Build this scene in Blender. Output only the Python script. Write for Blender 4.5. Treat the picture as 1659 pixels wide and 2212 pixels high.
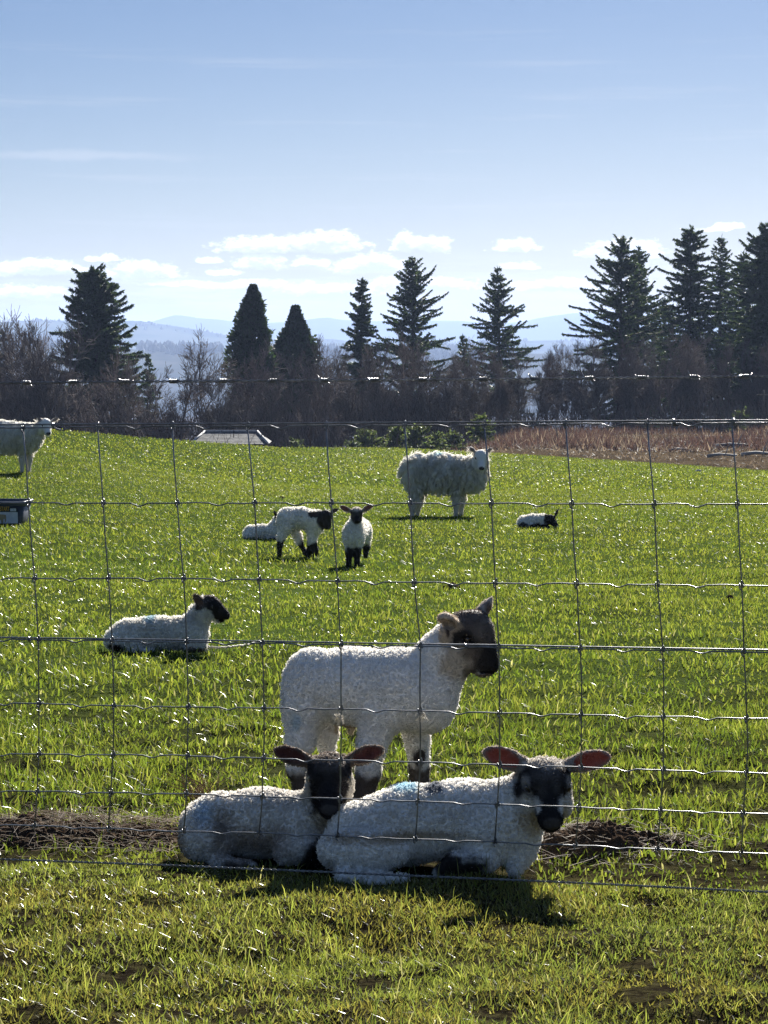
import bpy, math, random
import numpy as np
from mathutils import Vector, Matrix

# ------------------------------------------------------------------ scene, camera, light
for o in list(bpy.data.objects):
    bpy.data.objects.remove(o, do_unlink=True)
scene = bpy.context.scene
COL = scene.collection
R = math.radians

F, CU, CV, HOR = 4790.0, 829.5, 1106.0, 750.0      # lens measured on a 1659 x 2212 frame
PITCH = math.atan((CV - HOR) / F)
CZ, CH, SLOPE = 1.018, 0.83, (968.0 - HOR) / F       # camera height, height over the field plane, fall of the field

cam = bpy.data.cameras.new('camera')
cam.sensor_fit = 'VERTICAL'
cam.sensor_height = 36.0
cam.lens = 36.0 * F / 2212.0
cam.clip_start = 0.05
cam.clip_end = 40000
camo = bpy.data.objects.new('camera', cam)
camo.location = (0, 0, CZ)
camo.rotation_euler = (R(90) - PITCH, 0, 0)
COL.objects.link(camo)
scene.camera = camo

SUN_EL, SUN_AZ = R(27), R(12)
sun = bpy.data.lights.new('sun', 'SUN')
sun.energy = 5.0
sun.angle = R(0.55)
sun.color = (1.0, 0.955, 0.88)
suno = bpy.data.objects.new('sun', sun)
sdir = Vector((math.sin(SUN_AZ) * math.cos(SUN_EL), math.cos(SUN_AZ) * math.cos(SUN_EL), math.sin(SUN_EL)))
suno.rotation_euler = sdir.to_track_quat('Z', 'Y').to_euler()
suno.location = sdir * 50
COL.objects.link(suno)

scene.view_settings.view_transform = 'Standard'
scene.view_settings.look = 'None'
scene.view_settings.exposure = 1.6
scene.view_settings.gamma = 1.0
scene.view_settings.use_curve_mapping = False
cy = scene.cycles
cy.max_bounces = 5
cy.diffuse_bounces = 2
cy.glossy_bounces = 2
cy.transmission_bounces = 3
cy.volume_bounces = 0
cy.transparent_max_bounces = 4
cy.caustics_reflective = False
cy.caustics_refractive = False
cy.sample_clamp_indirect = 6.0
cy.use_denoising = True
try:
    scene.cycles_curves.shape = 'RIBBONS'
except Exception:
    pass
try:
    scene.cycles_curves.subdivisions = 2
except Exception:
    pass


def build_world():
    w = bpy.data.worlds.new('World')
    scene.world = w
    w.use_nodes = True
    nt = w.node_tree
    nt.nodes.clear()
    N, L = nt.nodes.new, nt.links.new

    def sock(s, v):
        if hasattr(v, 'links') or isinstance(v, bpy.types.NodeSocket):
            L(v, s)
        else:
            s.default_value = v

    def M(op, a, b=0.0, c=None, clamp=False):
        n = N('ShaderNodeMath'); n.operation = op; n.use_clamp = clamp
        sock(n.inputs[0], a); sock(n.inputs[1], b)
        if c is not None: sock(n.inputs[2], c)
        return n.outputs[0]

    def V(op, a, b=None, c=None):
        n = N('ShaderNodeVectorMath'); n.operation = op
        sock(n.inputs[0], a)
        if b is not None: sock(n.inputs[1], b)
        if c is not None: sock(n.inputs[2], c)
        return n.outputs['Value'] if op in ('LENGTH', 'DOT_PRODUCT') else n.outputs[0]

    def SS(x, a, b):
        n = N('ShaderNodeMapRange'); n.interpolation_type = 'SMOOTHSTEP'
        sock(n.inputs[0], x); n.inputs[1].default_value = a; n.inputs[2].default_value = b
        return n.outputs[0]

    def MIX(f, a, b):
        n = N('ShaderNodeMix'); n.data_type = 'RGBA'
        sock(n.inputs[0], f); sock(n.inputs[6], a); sock(n.inputs[7], b)
        return n.outputs[2]

    def NOISE(vec, sc, det, rough=.55):
        n = N('ShaderNodeTexNoise'); n.inputs['Scale'].default_value = sc
        n.inputs['Detail'].default_value = det; n.inputs['Roughness'].default_value = rough
        L(vec, n.inputs['Vector'])
        return n

    sky = N('ShaderNodeTexSky')
    sky.sky_type = 'NISHITA'
    sky.sun_disc = False
    sky.sun_elevation = SUN_EL
    sky.sun_rotation = SUN_AZ
    sky.altitude = 200
    sky.air_density = 1.0
    sky.dust_density = 0.3
    sky.ozone_density = 3.0
    geo = N('ShaderNodeNewGeometry')
    d = V('MULTIPLY', geo.outputs['Incoming'], (-1, -1, -1))
    sep = N('ShaderNodeSeparateXYZ'); L(d, sep.inputs[0])
    az = M('ARCTAN2', sep.outputs[0], sep.outputs[1])
    el = M('ARCSINE', sep.outputs[2])
    k = F / 100.0
    comb = N('ShaderNodeCombineXYZ')
    L(M('MULTIPLY', az, k), comb.inputs[0])
    L(M('MULTIPLY', el, k), comb.inputs[1])
    p = comb.outputs[0]                                # 1 unit = 1.2 degrees
    sp = N('ShaderNodeSeparateXYZ'); L(p, sp.inputs[0])
    elu = sp.outputs[1]
    # deeper blue with height, the same all round
    t = SS(elu, -0.3, 9.5)
    tint = MIX(t, (.345, .328, .340, 1), (.190, .234, .312, 1))
    tint = MIX(SS(elu, 8.0, 34.0), tint, (.64, .64, .68, 1))
    base = N('ShaderNodeMix'); base.data_type = 'RGBA'; base.blend_type = 'MULTIPLY'
    base.inputs[0].default_value = 1.0
    L(sky.outputs[0], base.inputs[6]); L(tint, base.inputs[7])
    col = base.outputs[2]

    # fair-weather cumulus low in the sky
    n1 = NOISE(V('MULTIPLY', p, (1.0, 2.0, 1.0)), 1.3, 5, .55)
    n2 = NOISE(V('MULTIPLY', p, (1.0, 1.7, 1.0)), 3.4, 8, .64)
    off = V('SUBTRACT', n1.outputs['Color'], (.5, .5, .5))
    pw = V('MULTIPLY_ADD', off, (.75, .26, 0.0), p)
    blobs = [(560, 530, 95, 22), (700, 522, 95, 27), (880, 525, 42, 24), (930, 528, 45, 20), (1107, 531, 55, 17), (1345, 537, 85, 24),
             (1550, 494, 55, 9), (90, 577, 115, 22), (232, 557, 34, 10), (300, 583, 95, 21), (452, 563, 36, 9), (562, 562, 52, 20),
             (485, 586, 34, 9), (670, 565, 40, 13), (800, 567, 90, 24), (1130, 574, 38, 10), (380, 610, 80, 10), (520, 612, 110, 14), (60, 628, 95, 16),
             (700, 622, 160, 16), (920, 610, 120, 18), (1190, 616, 110, 16), (1760, 550, 110, 22), (-200, 560, 110, 22)]
    def puffs(q):
        dist = None
        for (u, v, rx, ry) in blobs:
            c = ((u - CU) / 100.0, (HOR - v - ry * .5) / 100.0)
            rx, ry = rx / 100.0 * 1.12, ry / 100.0 * 1.35
            a = V('MULTIPLY_ADD', q, (1 / rx, 1 / ry, 0.0), (-c[0] / rx, -c[1] / ry, 0.0))
            b = V('MULTIPLY', a, (-1.0, -2.2, 0.0))
            m = V('LENGTH', V('MAXIMUM', a, b))
            dist = m if dist is None else M('MINIMUM', dist, m)
        return dist
    lump = M('MULTIPLY', M('SUBTRACT', n2.outputs['Fac'], .5), 1.75)
    dn = M('ADD', lump, puffs(pw))
    n5 = NOISE(V('MULTIPLY', V('ADD', p, (0.03, .12, 0)), (1.0, 1.7, 1.0)), 3.6, 5, .6)
    up = M('ADD', M('MULTIPLY', M('SUBTRACT', n5.outputs['Fac'], .5), 1.7), puffs(V('ADD', pw, (0.02, .13, 0.0))))
    cum = M('SUBTRACT', 1.0, SS(dn, .56, 1.06))
    cmix = M('SUBTRACT', 1.0, SS(up, .35, 1.15))          # more cloud overhead: greyer base
    ccol = MIX(cmix, (8.8, 8.7, 8.6, 1), (4.6, 4.75, 5.2, 1))
    # low banks of stratus towards the horizon
    n3 = NOISE(V('MULTIPLY', p, (.33, 2.4, 1.0)), 1.2, 5, .55)
    band = M('MULTIPLY', SS(elu, 2.15, 1.2), SS(elu, .1, .7))
    strat = M('MULTIPLY', SS(n3.outputs['Fac'], .42, .68), band)
    # thin cirrus
    n4 = NOISE(V('MULTIPLY', V('MULTIPLY_ADD', off, (.3, .1, 0.), p), (.12, 2.6, 1.0)), 1.0, 6, .6)
    cirb = M('MULTIPLY', SS(elu, 1.8, 3.0), SS(elu, 9.0, 4.2))
    cir = M('MULTIPLY', SS(n4.outputs['Fac'], .53, .78), cirb)
    a = V('MULTIPLY_ADD', pw, (1 / 3.4, 1 / .13, 0.0), (6.6 / 3.4, -4.04 / .13, 0.0))
    streak = M('SUBTRACT', 1.0, SS(V('LENGTH', a), .1, 1.1))
    cir = M('MAXIMUM', M('MULTIPLY', cir, .35), M('MULTIPLY', streak, .38))
    col = MIX(cir, col, (4.1, 4.3, 4.6, 1))
    col = MIX(M('MULTIPLY', strat, .75), col, (6.0, 6.1, 6.35, 1))
    col = MIX(M('MULTIPLY', cum, .95), col, ccol)
    bg = N('ShaderNodeBackground')
    bg.inputs[1].default_value = 0.058
    L(col, bg.inputs[0])
    out = N('ShaderNodeOutputWorld')
    L(bg.outputs[0], out.inputs[0])


build_world()

# ------------------------------------------------------------------ helpers
rng = np.random.default_rng(11)
random.seed(5)
CAMP = np.array([0, 0, CZ])
FWD = np.array([0, math.cos(PITCH), -math.sin(PITCH)])
UPV = np.array([0, math.sin(PITCH), math.cos(PITCH)])


def ray(u, v):
    return np.array([1., 0, 0]) * (u - CU) / F + UPV * (CV - v) / F + FWD


def pt(u, v, Y):
    d = ray(u, v)
    return CAMP + d * (Y / d[1])


CRU = [-700, 130, 291, 418, 603, 860, 1055, 1300, 1659, 2400]
CRD = [45, 45, 50, 56, 68, 78, 76, 72, 66, 66]
CRR = [926, 928, 943, 952, 966, 967, 977, 993, 1017, 1030]


def sstep(x, a, b):
    t = np.clip((x - a) / (b - a), 0, 1)
    return t * t * (3 - 2 * t)


def gz(x, y):
    """height of the land"""
    x = np.asarray(x, float); y = np.asarray(y, float)
    ys = np.maximum(y, 2.0)
    u = CU + F * x / ys
    D = np.interp(u, CRU, CRD); Rc = np.interp(u, CRU, CRR)
    flat = CZ - CH - SLOPE * y
    t = np.clip(ys / D, 0, 1)
    shift = (Rc - 968 - CH * F / D) * t ** 1.8
    z = flat - shift * ys / F
    zc = CZ - (Rc - HOR) / F * D
    dy = np.maximum(ys - D, 0)
    drop = zc - .075 * dy - .0006 * np.minimum(dy, 60) ** 2
    Dt = D * 1.5
    zt = CZ - (938 - HOR) / F * Dt
    q = np.clip(dy / (Dt - D), 0, 1)
    bank = zc + (zt - zc) * q - .06 * np.maximum(ys - Dt, 0)
    wgt = sstep(u, 900, 1130)
    after = drop * (1 - wgt) + bank * wgt
    z = np.where(ys > D, after, z)
    far = np.maximum(z, -62 + 0 * z)
    z = np.where(ys > D, far, z)
    return z


def gz1(x, y):
    return float(gz(x, y))


def hit(u, v, y0=2.0, y1=120.0):
    d = ray(u, v)
    ys = np.geomspace(y0, y1, 4000)
    t = ys / d[1]
    X = d[0] * t; Z = CZ + d[2] * t
    g = gz(X, ys)
    i = int(np.argmax(Z <= g))
    return np.array([X[i], ys[i], g[i]])


def tag(o, label=None, cat=None, group=None, kind=None):
    if label: o['label'] = label
    if cat: o['category'] = cat
    if group: o['group'] = group
    if kind: o['kind'] = kind
    return o


def empty(name, loc, rz=0.0):
    o = bpy.data.objects.new(name, None)
    o.location = tuple(loc); o.rotation_euler = (0, 0, rz)
    o.empty_display_size = .05
    COL.objects.link(o)
    return o


def link(name, data, parent=None, loc=None):
    o = bpy.data.objects.new(name, data)
    COL.objects.link(o)
    if parent is not None: o.parent = parent
    if loc is not None: o.location = tuple(loc)
    return o


def copy_tree(o, parent=None):
    c = o.copy(); COL.objects.link(c); c.parent = parent
    for ch in o.children: copy_tree(ch, c)
    return c


def mesh_np(name, V, quads=None, tris=None, mat=None, col=None, smooth=True, attrs=None):
    me = bpy.data.meshes.new(name)
    V = np.ascontiguousarray(V, dtype=np.float32)
    nq = 0 if quads is None else len(quads)
    nt = 0 if tris is None else len(tris)
    loops = []
    if nq: loops.append(np.asarray(quads, np.int32).ravel())
    if nt: loops.append(np.asarray(tris, np.int32).ravel())
    loops = np.concatenate(loops)
    starts = np.concatenate([np.arange(nq) * 4, nq * 4 + np.arange(nt) * 3]).astype(np.int32)
    me.vertices.add(len(V)); me.vertices.foreach_set('co', V.ravel())
    me.loops.add(len(loops)); me.loops.foreach_set('vertex_index', loops)
    me.polygons.add(nq + nt); me.polygons.foreach_set('loop_start', starts)
    if not smooth:
        a = me.attributes.new('sharp_face', 'BOOLEAN', 'FACE')
        a.data.foreach_set('value', np.ones(nq + nt, bool))
    if col is not None:
        c4 = np.ones((len(V), 4), np.float32); c4[:, :3] = col
        a = me.attributes.new('col', 'FLOAT_COLOR', 'POINT')
        a.data.foreach_set('color', c4.ravel())
    me.update(calc_edges=True)
    me.validate()
    if mat is not None: me.materials.append(mat)
    return me


class MB:
    """collects simple shapes into one mesh"""
    def __init__(s): s.v = []; s.q = []; s.t = []; s.n = 0; s.c = []

    def add(s, V, quads=(), tris=(), col=None):
        V = np.asarray(V, float)
        s.v.append(V)
        if len(quads): s.q.append(np.asarray(quads) + s.n)
        if len(tris): s.t.append(np.asarray(tris) + s.n)
        if col is not None: s.c.append(np.tile(np.asarray(col, float), (len(V), 1)))
        s.n += len(V)

    def tube(s, P, r, sides=6, cap=True, col=None):
        P = np.asarray(P, float); n = len(P)
        r = np.broadcast_to(np.asarray(r, float), (n,))
        T = np.gradient(P, axis=0); T /= np.linalg.norm(T, axis=1)[:, None] + 1e-12
        ref = np.array([0, 0, 1.]) if abs(T[:, 2]).mean() < .8 else np.array([0, 1., 0])
        A = np.cross(T, ref); A /= np.linalg.norm(A, axis=1)[:, None] + 1e-12
        B = np.cross(T, A)
        an = np.arange(sides) * 2 * np.pi / sides
        V = (P[:, None] + r[:, None, None] * (A[:, None] * np.cos(an)[None, :, None] + B[:, None] * np.sin(an)[None, :, None])).reshape(-1, 3)
        i = np.arange(n - 1)[:, None] * sides; j = np.arange(sides)[None]
        j2 = (j + 1) % sides
        q = np.stack([i + j, i + j2, i + sides + j2, i + sides + j], -1).reshape(-1, 4)
        t = []
        if cap:
            t = [[0, k + 1, k] for k in range(1, sides - 1)] + [[(n - 1) * sides, (n - 1) * sides + k, (n - 1) * sides + k + 1] for k in range(1, sides - 1)]
        s.add(V, q, t, col)

    def box(s, c, h, rot=None, col=None):
        c = np.asarray(c, float)
        V = np.array([[x, y, z] for x in (-1, 1) for y in (-1, 1) for z in (-1, 1)], float) * np.asarray(h, float)
        if rot is not None: V = V @ np.asarray(rot).T
        s.add(V + c, [[0, 1, 3, 2], [4, 6, 7, 5], [0, 4, 5, 1], [2, 3, 7, 6], [0, 2, 6, 4], [1, 5, 7, 3]], (), col)

    def mesh(s, name, mat, smooth=True):
        return mesh_np(name, np.concatenate(s.v), np.concatenate(s.q) if s.q else None, np.concatenate(s.t) if s.t else None, mat,
                       np.concatenate(s.c) if s.c else None, smooth)

    def build(s, name, mat, parent=None, loc=None, smooth=True):
        return link(name, s.mesh(name, mat, smooth), parent, loc)


_tab = {}


def vnoise(P, scale, seed=0):
    if seed not in _tab: _tab[seed] = np.random.default_rng(1000 + seed).random((32, 32, 32)).astype(np.float32)
    T = _tab[seed]
    q = np.asarray(P) / scale
    i = np.floor(q).astype(int); f = q - i; f = f * f * (3 - 2 * f)
    r = 0
    for a in (0, 1):
        for b in (0, 1):
            for c in (0, 1):
                w = (f[..., 0] if a else 1 - f[..., 0]) * (f[..., 1] if b else 1 - f[..., 1]) * (f[..., 2] if c else 1 - f[..., 2])
                r = r + w * T[(i[..., 0] + a) % 32, (i[..., 1] + b) % 32, (i[..., 2] + c) % 32]
    return r


def vn2(x, y, scale, seed=0):
    return vnoise(np.stack([x, y, np.zeros_like(x) + .37 * scale], -1), scale, seed)


# ------------------------------------------------------------------ materials
def mat_new(name):
    m = bpy.data.materials.new(name); m.use_nodes = True
    nt = m.node_tree; nt.nodes.clear()
    out = nt.nodes.new('ShaderNodeOutputMaterial')
    return m, nt, out


def nd(nt, t, **k):
    n = nt.nodes.new(t)
    for a, b in k.items(): setattr(n, a, b)
    return n


def attr_col(nt):
    a = nd(nt, 'ShaderNodeAttribute'); a.attribute_name = 'col'
    return a.outputs['Color']


def noise_val(nt, scale, detail=4, rough=.6, coord='Object'):
    tc = nd(nt, 'ShaderNodeTexCoord')
    n = nd(nt, 'ShaderNodeTexNoise')
    n.inputs['Scale'].default_value = scale; n.inputs['Detail'].default_value = detail; n.inputs['Roughness'].default_value = rough
    nt.links.new(tc.outputs[coord], n.inputs['Vector'])
    return n.outputs['Fac']


def ramp(nt, fac, stops):
    r = nd(nt, 'ShaderNodeValToRGB')
    while len(r.color_ramp.elements) < len(stops): r.color_ramp.elements.new(.5)
    for e, (p, c) in zip(r.color_ramp.elements, stops):
        e.position = p; e.color = (*c, 1)
    nt.links.new(fac, r.inputs[0])
    return r.outputs[0]


def leaf_mat(name, trans=.45, rough=.4, tboost=(1.5, 1.5, .8), spec=.5, gloss=True):
    """thin leaves and blades: colour from the geometry, light passes through"""
    m, nt, out = mat_new(name)
    c = attr_col(nt)
    b = nd(nt, 'ShaderNodeBsdfPrincipled'); b.inputs['Roughness'].default_value = rough
    b.inputs['Specular IOR Level'].default_value = spec
    nt.links.new(c, b.inputs['Base Color'])
    tb = nd(nt, 'ShaderNodeVectorMath', operation='MULTIPLY'); tb.inputs[1].default_value = tboost
    nt.links.new(c, tb.inputs[0])
    t = nd(nt, 'ShaderNodeBsdfTranslucent'); nt.links.new(tb.outputs[0], t.inputs[0])
    mx = nd(nt, 'ShaderNodeMixShader'); mx.inputs[0].default_value = trans
    nt.links.new(b.outputs[0], mx.inputs[1]); nt.links.new(t.outputs[0], mx.inputs[2])
    nt.links.new(mx.outputs[0], out.inputs[0])
    return m


def plain_mat(name, stops, scale=5, rough=.8, bump=0.0, bscale=40, metallic=0.0, spec=.3, detail=5):
    m, nt, out = mat_new(name)
    b = nd(nt, 'ShaderNodeBsdfPrincipled')
    b.inputs['Roughness'].default_value = rough; b.inputs['Metallic'].default_value = metallic
    b.inputs['Specular IOR Level'].default_value = spec
    nt.links.new(ramp(nt, noise_val(nt, scale, detail), stops), b.inputs['Base Color'])
    if bump:
        bp = nd(nt, 'ShaderNodeBump'); bp.inputs['Strength'].default_value = bump
        bp.inputs['Distance'].default_value = .02
        nt.links.new(noise_val(nt, bscale, 6, .65), bp.inputs['Height']); nt.links.new(bp.outputs[0], b.inputs['Normal'])
    nt.links.new(b.outputs[0], out.inputs[0])
    return m


def fur_mat(name, trans=.42, tboost=(1.08, 1.06, 1.02)):
    m, nt, out = mat_new(name)
    c = attr_col(nt)
    d = nd(nt, 'ShaderNodeBsdfPrincipled'); d.inputs['Roughness'].default_value = .55
    d.inputs['Specular IOR Level'].default_value = .35
    nt.links.new(c, d.inputs['Base Color'])
    tb = nd(nt, 'ShaderNodeVectorMath', operation='MULTIPLY'); tb.inputs[1].default_value = tboost
    nt.links.new(c, tb.inputs[0])
    t = nd(nt, 'ShaderNodeBsdfTranslucent'); nt.links.new(tb.outputs[0], t.inputs[0])
    mx = nd(nt, 'ShaderNodeMixShader'); mx.inputs[0].default_value = trans
    nt.links.new(d.outputs[0], mx.inputs[1]); nt.links.new(t.outputs[0], mx.inputs[2])
    nt.links.new(mx.outputs[0], out.inputs[0])
    return m


def skin_mat(name):
    m, nt, out = mat_new(name)
    b = nd(nt, 'ShaderNodeBsdfPrincipled'); b.inputs['Roughness'].default_value = .7
    b.inputs['Specular IOR Level'].default_value = .25
    nt.links.new(attr_col(nt), b.inputs['Base Color'])
    bp = nd(nt, 'ShaderNodeBump'); bp.inputs['Strength'].default_value = .5; bp.inputs['Distance'].default_value = .004
    nt.links.new(noise_val(nt, 160, 3), bp.inputs['Height']); nt.links.new(bp.outputs[0], b.inputs['Normal'])
    nt.links.new(b.outputs[0], out.inputs[0])
    return m


M_GRASS = leaf_mat('grass_blade', .47, .30, (1.55, 1.55, .85), .33)
M_GRASSF = leaf_mat('grass_blade_far', .48, .42, (1.6, 1.55, .85), .08)
M_STRAW = leaf_mat('dry_stem', .25, .6, (1.1, 1.05, .9), .12)
M_NEEDLE = leaf_mat('needles', .30, .55, (1.3, 1.4, .8), .3)
M_PINE = leaf_mat('pine_needles', .45, .5, (1.5, 1.5, .9), .4)
M_TWIG = leaf_mat('twigs', .0, .9, (1, 1, 1), .08)
M_FERN = leaf_mat('dead_bracken', .30, .7, (1.2, 1.0, .9), .2)
M_FUR = fur_mat('fleece')
M_SKIN = skin_mat('sheep_skin')
M_BARK = plain_mat('bark', [(.3, (.035, .028, .024)), (.7, (.10, .085, .075))], 6, .9, .6, 30)
M_SOIL = plain_mat('soil', [(.3, (.045, .031, .022)), (.7, (.13, .092, .066))], 30, 1.0, 1.0, 120, 0, 0.0)
M_WIRE = plain_mat('galvanised_wire', [(.35, (.14, .143, .15)), (.7, (.30, .303, .31))], 60, .32, 0, 1, .7, .6)
M_RUST = plain_mat('weathered_wire', [(.35, (.15, .148, .145)), (.7, (.34, .34, .34))], 40, .32, 0, 1, .75, .6)
M_POST = plain_mat('fence_post_wood', [(.3, (.10, .085, .065)), (.7, (.22, .19, .15))], 9, .85, .6, 50)
M_EYE = plain_mat('eye', [(.4, (.020, .014, .009)), (.6, (.035, .024, .014))], 5, .06, 0, 1, 0, .6)


def ground_mat():
    m, nt, out = mat_new('field_ground')
    b = nd(nt, 'ShaderNodeBsdfPrincipled'); b.inputs['Roughness'].default_value = 1.0
    b.inputs['Specular IOR Level'].default_value = .0
    c1 = ramp(nt, noise_val(nt, 1.3, 6), [(.3, (.030, .040, .012)), (.7, (.060, .090, .020))])
    c2 = ramp(nt, noise_val(nt, 26, 5), [(.4, (.014, .011, .008)), (.62, (.045, .040, .018))])
    g = nd(nt, 'ShaderNodeMix', data_type='RGBA')
    geo = nd(nt, 'ShaderNodeNewGeometry'); sx = nd(nt, 'ShaderNodeSeparateXYZ'); nt.links.new(geo.outputs['Position'], sx.inputs[0])
    mr = nd(nt, 'ShaderNodeMapRange'); mr.inputs[1].default_value = 4.2; mr.inputs[2].default_value = 9
    nt.links.new(sx.outputs[1], mr.inputs[0]); nt.links.new(mr.outputs[0], g.inputs[0])
    nt.links.new(c2, g.inputs[6]); nt.links.new(c1, g.inputs[7])
    # woodland floor and bracken bank start past the field edge (colour of the land stored on the mesh)
    g2 = nd(nt, 'ShaderNodeMix', data_type='RGBA')
    a = nd(nt, 'ShaderNodeAttribute'); a.attribute_name = 'col'
    nt.links.new(a.outputs['Fac'], g2.inputs[0])
    c3 = ramp(nt, noise_val(nt, .6, 6), [(.3, (.035, .026, .018)), (.7, (.11, .082, .05))])
    nt.links.new(g.outputs[2], g2.inputs[6]); nt.links.new(c3, g2.inputs[7])
    nt.links.new(g2.outputs[2], b.inputs['Base Color'])
    bp = nd(nt, 'ShaderNodeBump'); bp.inputs['Strength'].default_value = .8; bp.inputs['Distance'].default_value = .03
    nt.links.new(noise_val(nt, 30, 6, .65), bp.inputs['Height']); nt.links.new(bp.outputs[0], b.inputs['Normal'])
    nt.links.new(b.outputs[0], out.inputs[0])
    return m


# ------------------------------------------------------------------ land
def bumps(x, y):
    """small unevenness of the verge and field close by"""
    w = np.clip(1 - (np.asarray(y) - 4) / 30, .15, 1)
    return ((vn2(x, y, .45, 1) - .5) * .035 + (vn2(x, y, .16, 2) - .5) * .034 + (vn2(x, y, .075, 5) - .5) * .018) * w


def build_land():
    ys = np.concatenate([np.linspace(-8, 2.2, 14), np.linspace(2.3, 6.5, 150), np.geomspace(6.6, 200, 170), np.geomspace(215, 14000, 40)])
    a = np.concatenate([np.linspace(-1.6, -.36, 12), np.linspace(-.34, .34, 170), np.linspace(.36, 1.6, 12)])
    Y, A = np.meshgrid(ys, a, indexing='ij')
    X = A * np.where(Y < 2.3, np.maximum(3.0, Y + 3), Y * 1.0 + .7)
    Z = gz(X, Y) + np.where((Y > 2) & (Y < 60), bumps(X, Y), 0)
    V = np.stack([X, Y, Z], -1).reshape(-1, 3)
    ny, na = Y.shape
    i = np.arange(ny - 1)[:, None] * na + np.arange(na - 1)[None]
    q = np.stack([i, i + 1, i + na + 1, i + na], -1).reshape(-1, 4)
    u = CU + F * V[:, 0] / np.maximum(V[:, 1], 2)
    D = np.interp(u, CRU, CRD)
    wood = sstep(V[:, 1] - D, -.3, .8)
    me = mesh_np('ground', V, q, None, ground_mat(), np.stack([wood] * 3, 1))
    o = link('ground', me)
    tag(o, kind='structure')


build_land()


# far hills: long ridges with depth of their own
def hill(name, Yc, depth, us, rows, mat, seed, rough=1.0):
    us = np.asarray(us, float)
    n = 260
    u = np.linspace(-1500, 3200, n)
    row = np.interp(u, us, rows)
    row = row + (vn2(u, u * 0, 60, seed) - .5) * 3.0 * rough + (vn2(u, u * 0, 17, seed + 1) - .5) * 1.2 * rough
    ts = np.linspace(-1, 1, 25)
    Vv = []
    for t in ts:
        Y = Yc + t * depth
        top = CZ + (HOR - row) / F * Yc
        prof = (1 - t * t) ** 1.1
        x = (u - CU) / F * Yc
        z = -64 + (top + 64) * prof + (vn2(x / Yc * 1000, x * 0 + t * 80, 30, seed + 2) - .5) * (top + 64) * .25 * prof * (abs(t) > .02)
        Vv.append(np.stack([x, np.full(n, Y), z], 1))
    V = np.concatenate(Vv)
    i = np.arange(len(ts) - 1)[:, None] * n + np.arange(n - 1)[None]
    q = np.stack([i, i + 1, i + n + 1, i + n], -1).reshape(-1, 4)
    o = link(name, mesh_np(name, V, q, None, mat))
    tag(o, kind='structure')
    return o


M_HILLF = plain_mat('moorland', [(.35, (.035, .040, .035)), (.65, (.065, .065, .05))], .002, 1.0, 0, 1, 0, 0.0)
M_HILLM = plain_mat('hill_pasture', [(.38, (.022, .030, .018)), (.5, (.045, .062, .026)), (.62, (.075, .085, .042))], .006, 1.0, 0, 1, 0, 0.0)
M_HILLN = plain_mat('wooded_ridge', [(.35, (.03, .035, .02)), (.65, (.07, .065, .04))], .02, 1.0, 0, 1, 0, 0.0)
hill('far_hills', 7600, 1500, [-1500, -200, 60, 250, 327, 360, 386, 410, 430, 455, 480, 509, 580, 640, 675, 700, 712, 722, 734, 790, 860, 974, 1060, 1132, 1160, 1175, 1205, 1237, 1300, 1600, 2000, 3200],
     [690, 692, 697, 704, 699, 690, 685, 687, 690.5, 690, 691, 695, 698, 696, 692, 688, 686.5, 688, 691, 694, 693, 692, 700, 695, 688, 686, 686.5, 686, 692, 696, 690, 700], M_HILLF, 20)
hill('mid_hills', 4400, 800, [-1500, 0, 60, 138, 298, 345, 418, 509, 620, 760, 900, 1050, 1142, 1220, 1400, 1700, 3200],
     [690, 697, 694, 695, 699, 706, 717, 726, 738, 742, 740, 741, 738, 736, 742, 735, 730], M_HILLM, 30)
hill('near_hills', 2400, 400, [-1500, 0, 200, 310, 420, 520, 700, 900, 1100, 1250, 1500, 3200],
     [748, 750, 752, 756, 757, 762, 770, 772, 770, 768, 770, 760], M_HILLN, 40)


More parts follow.
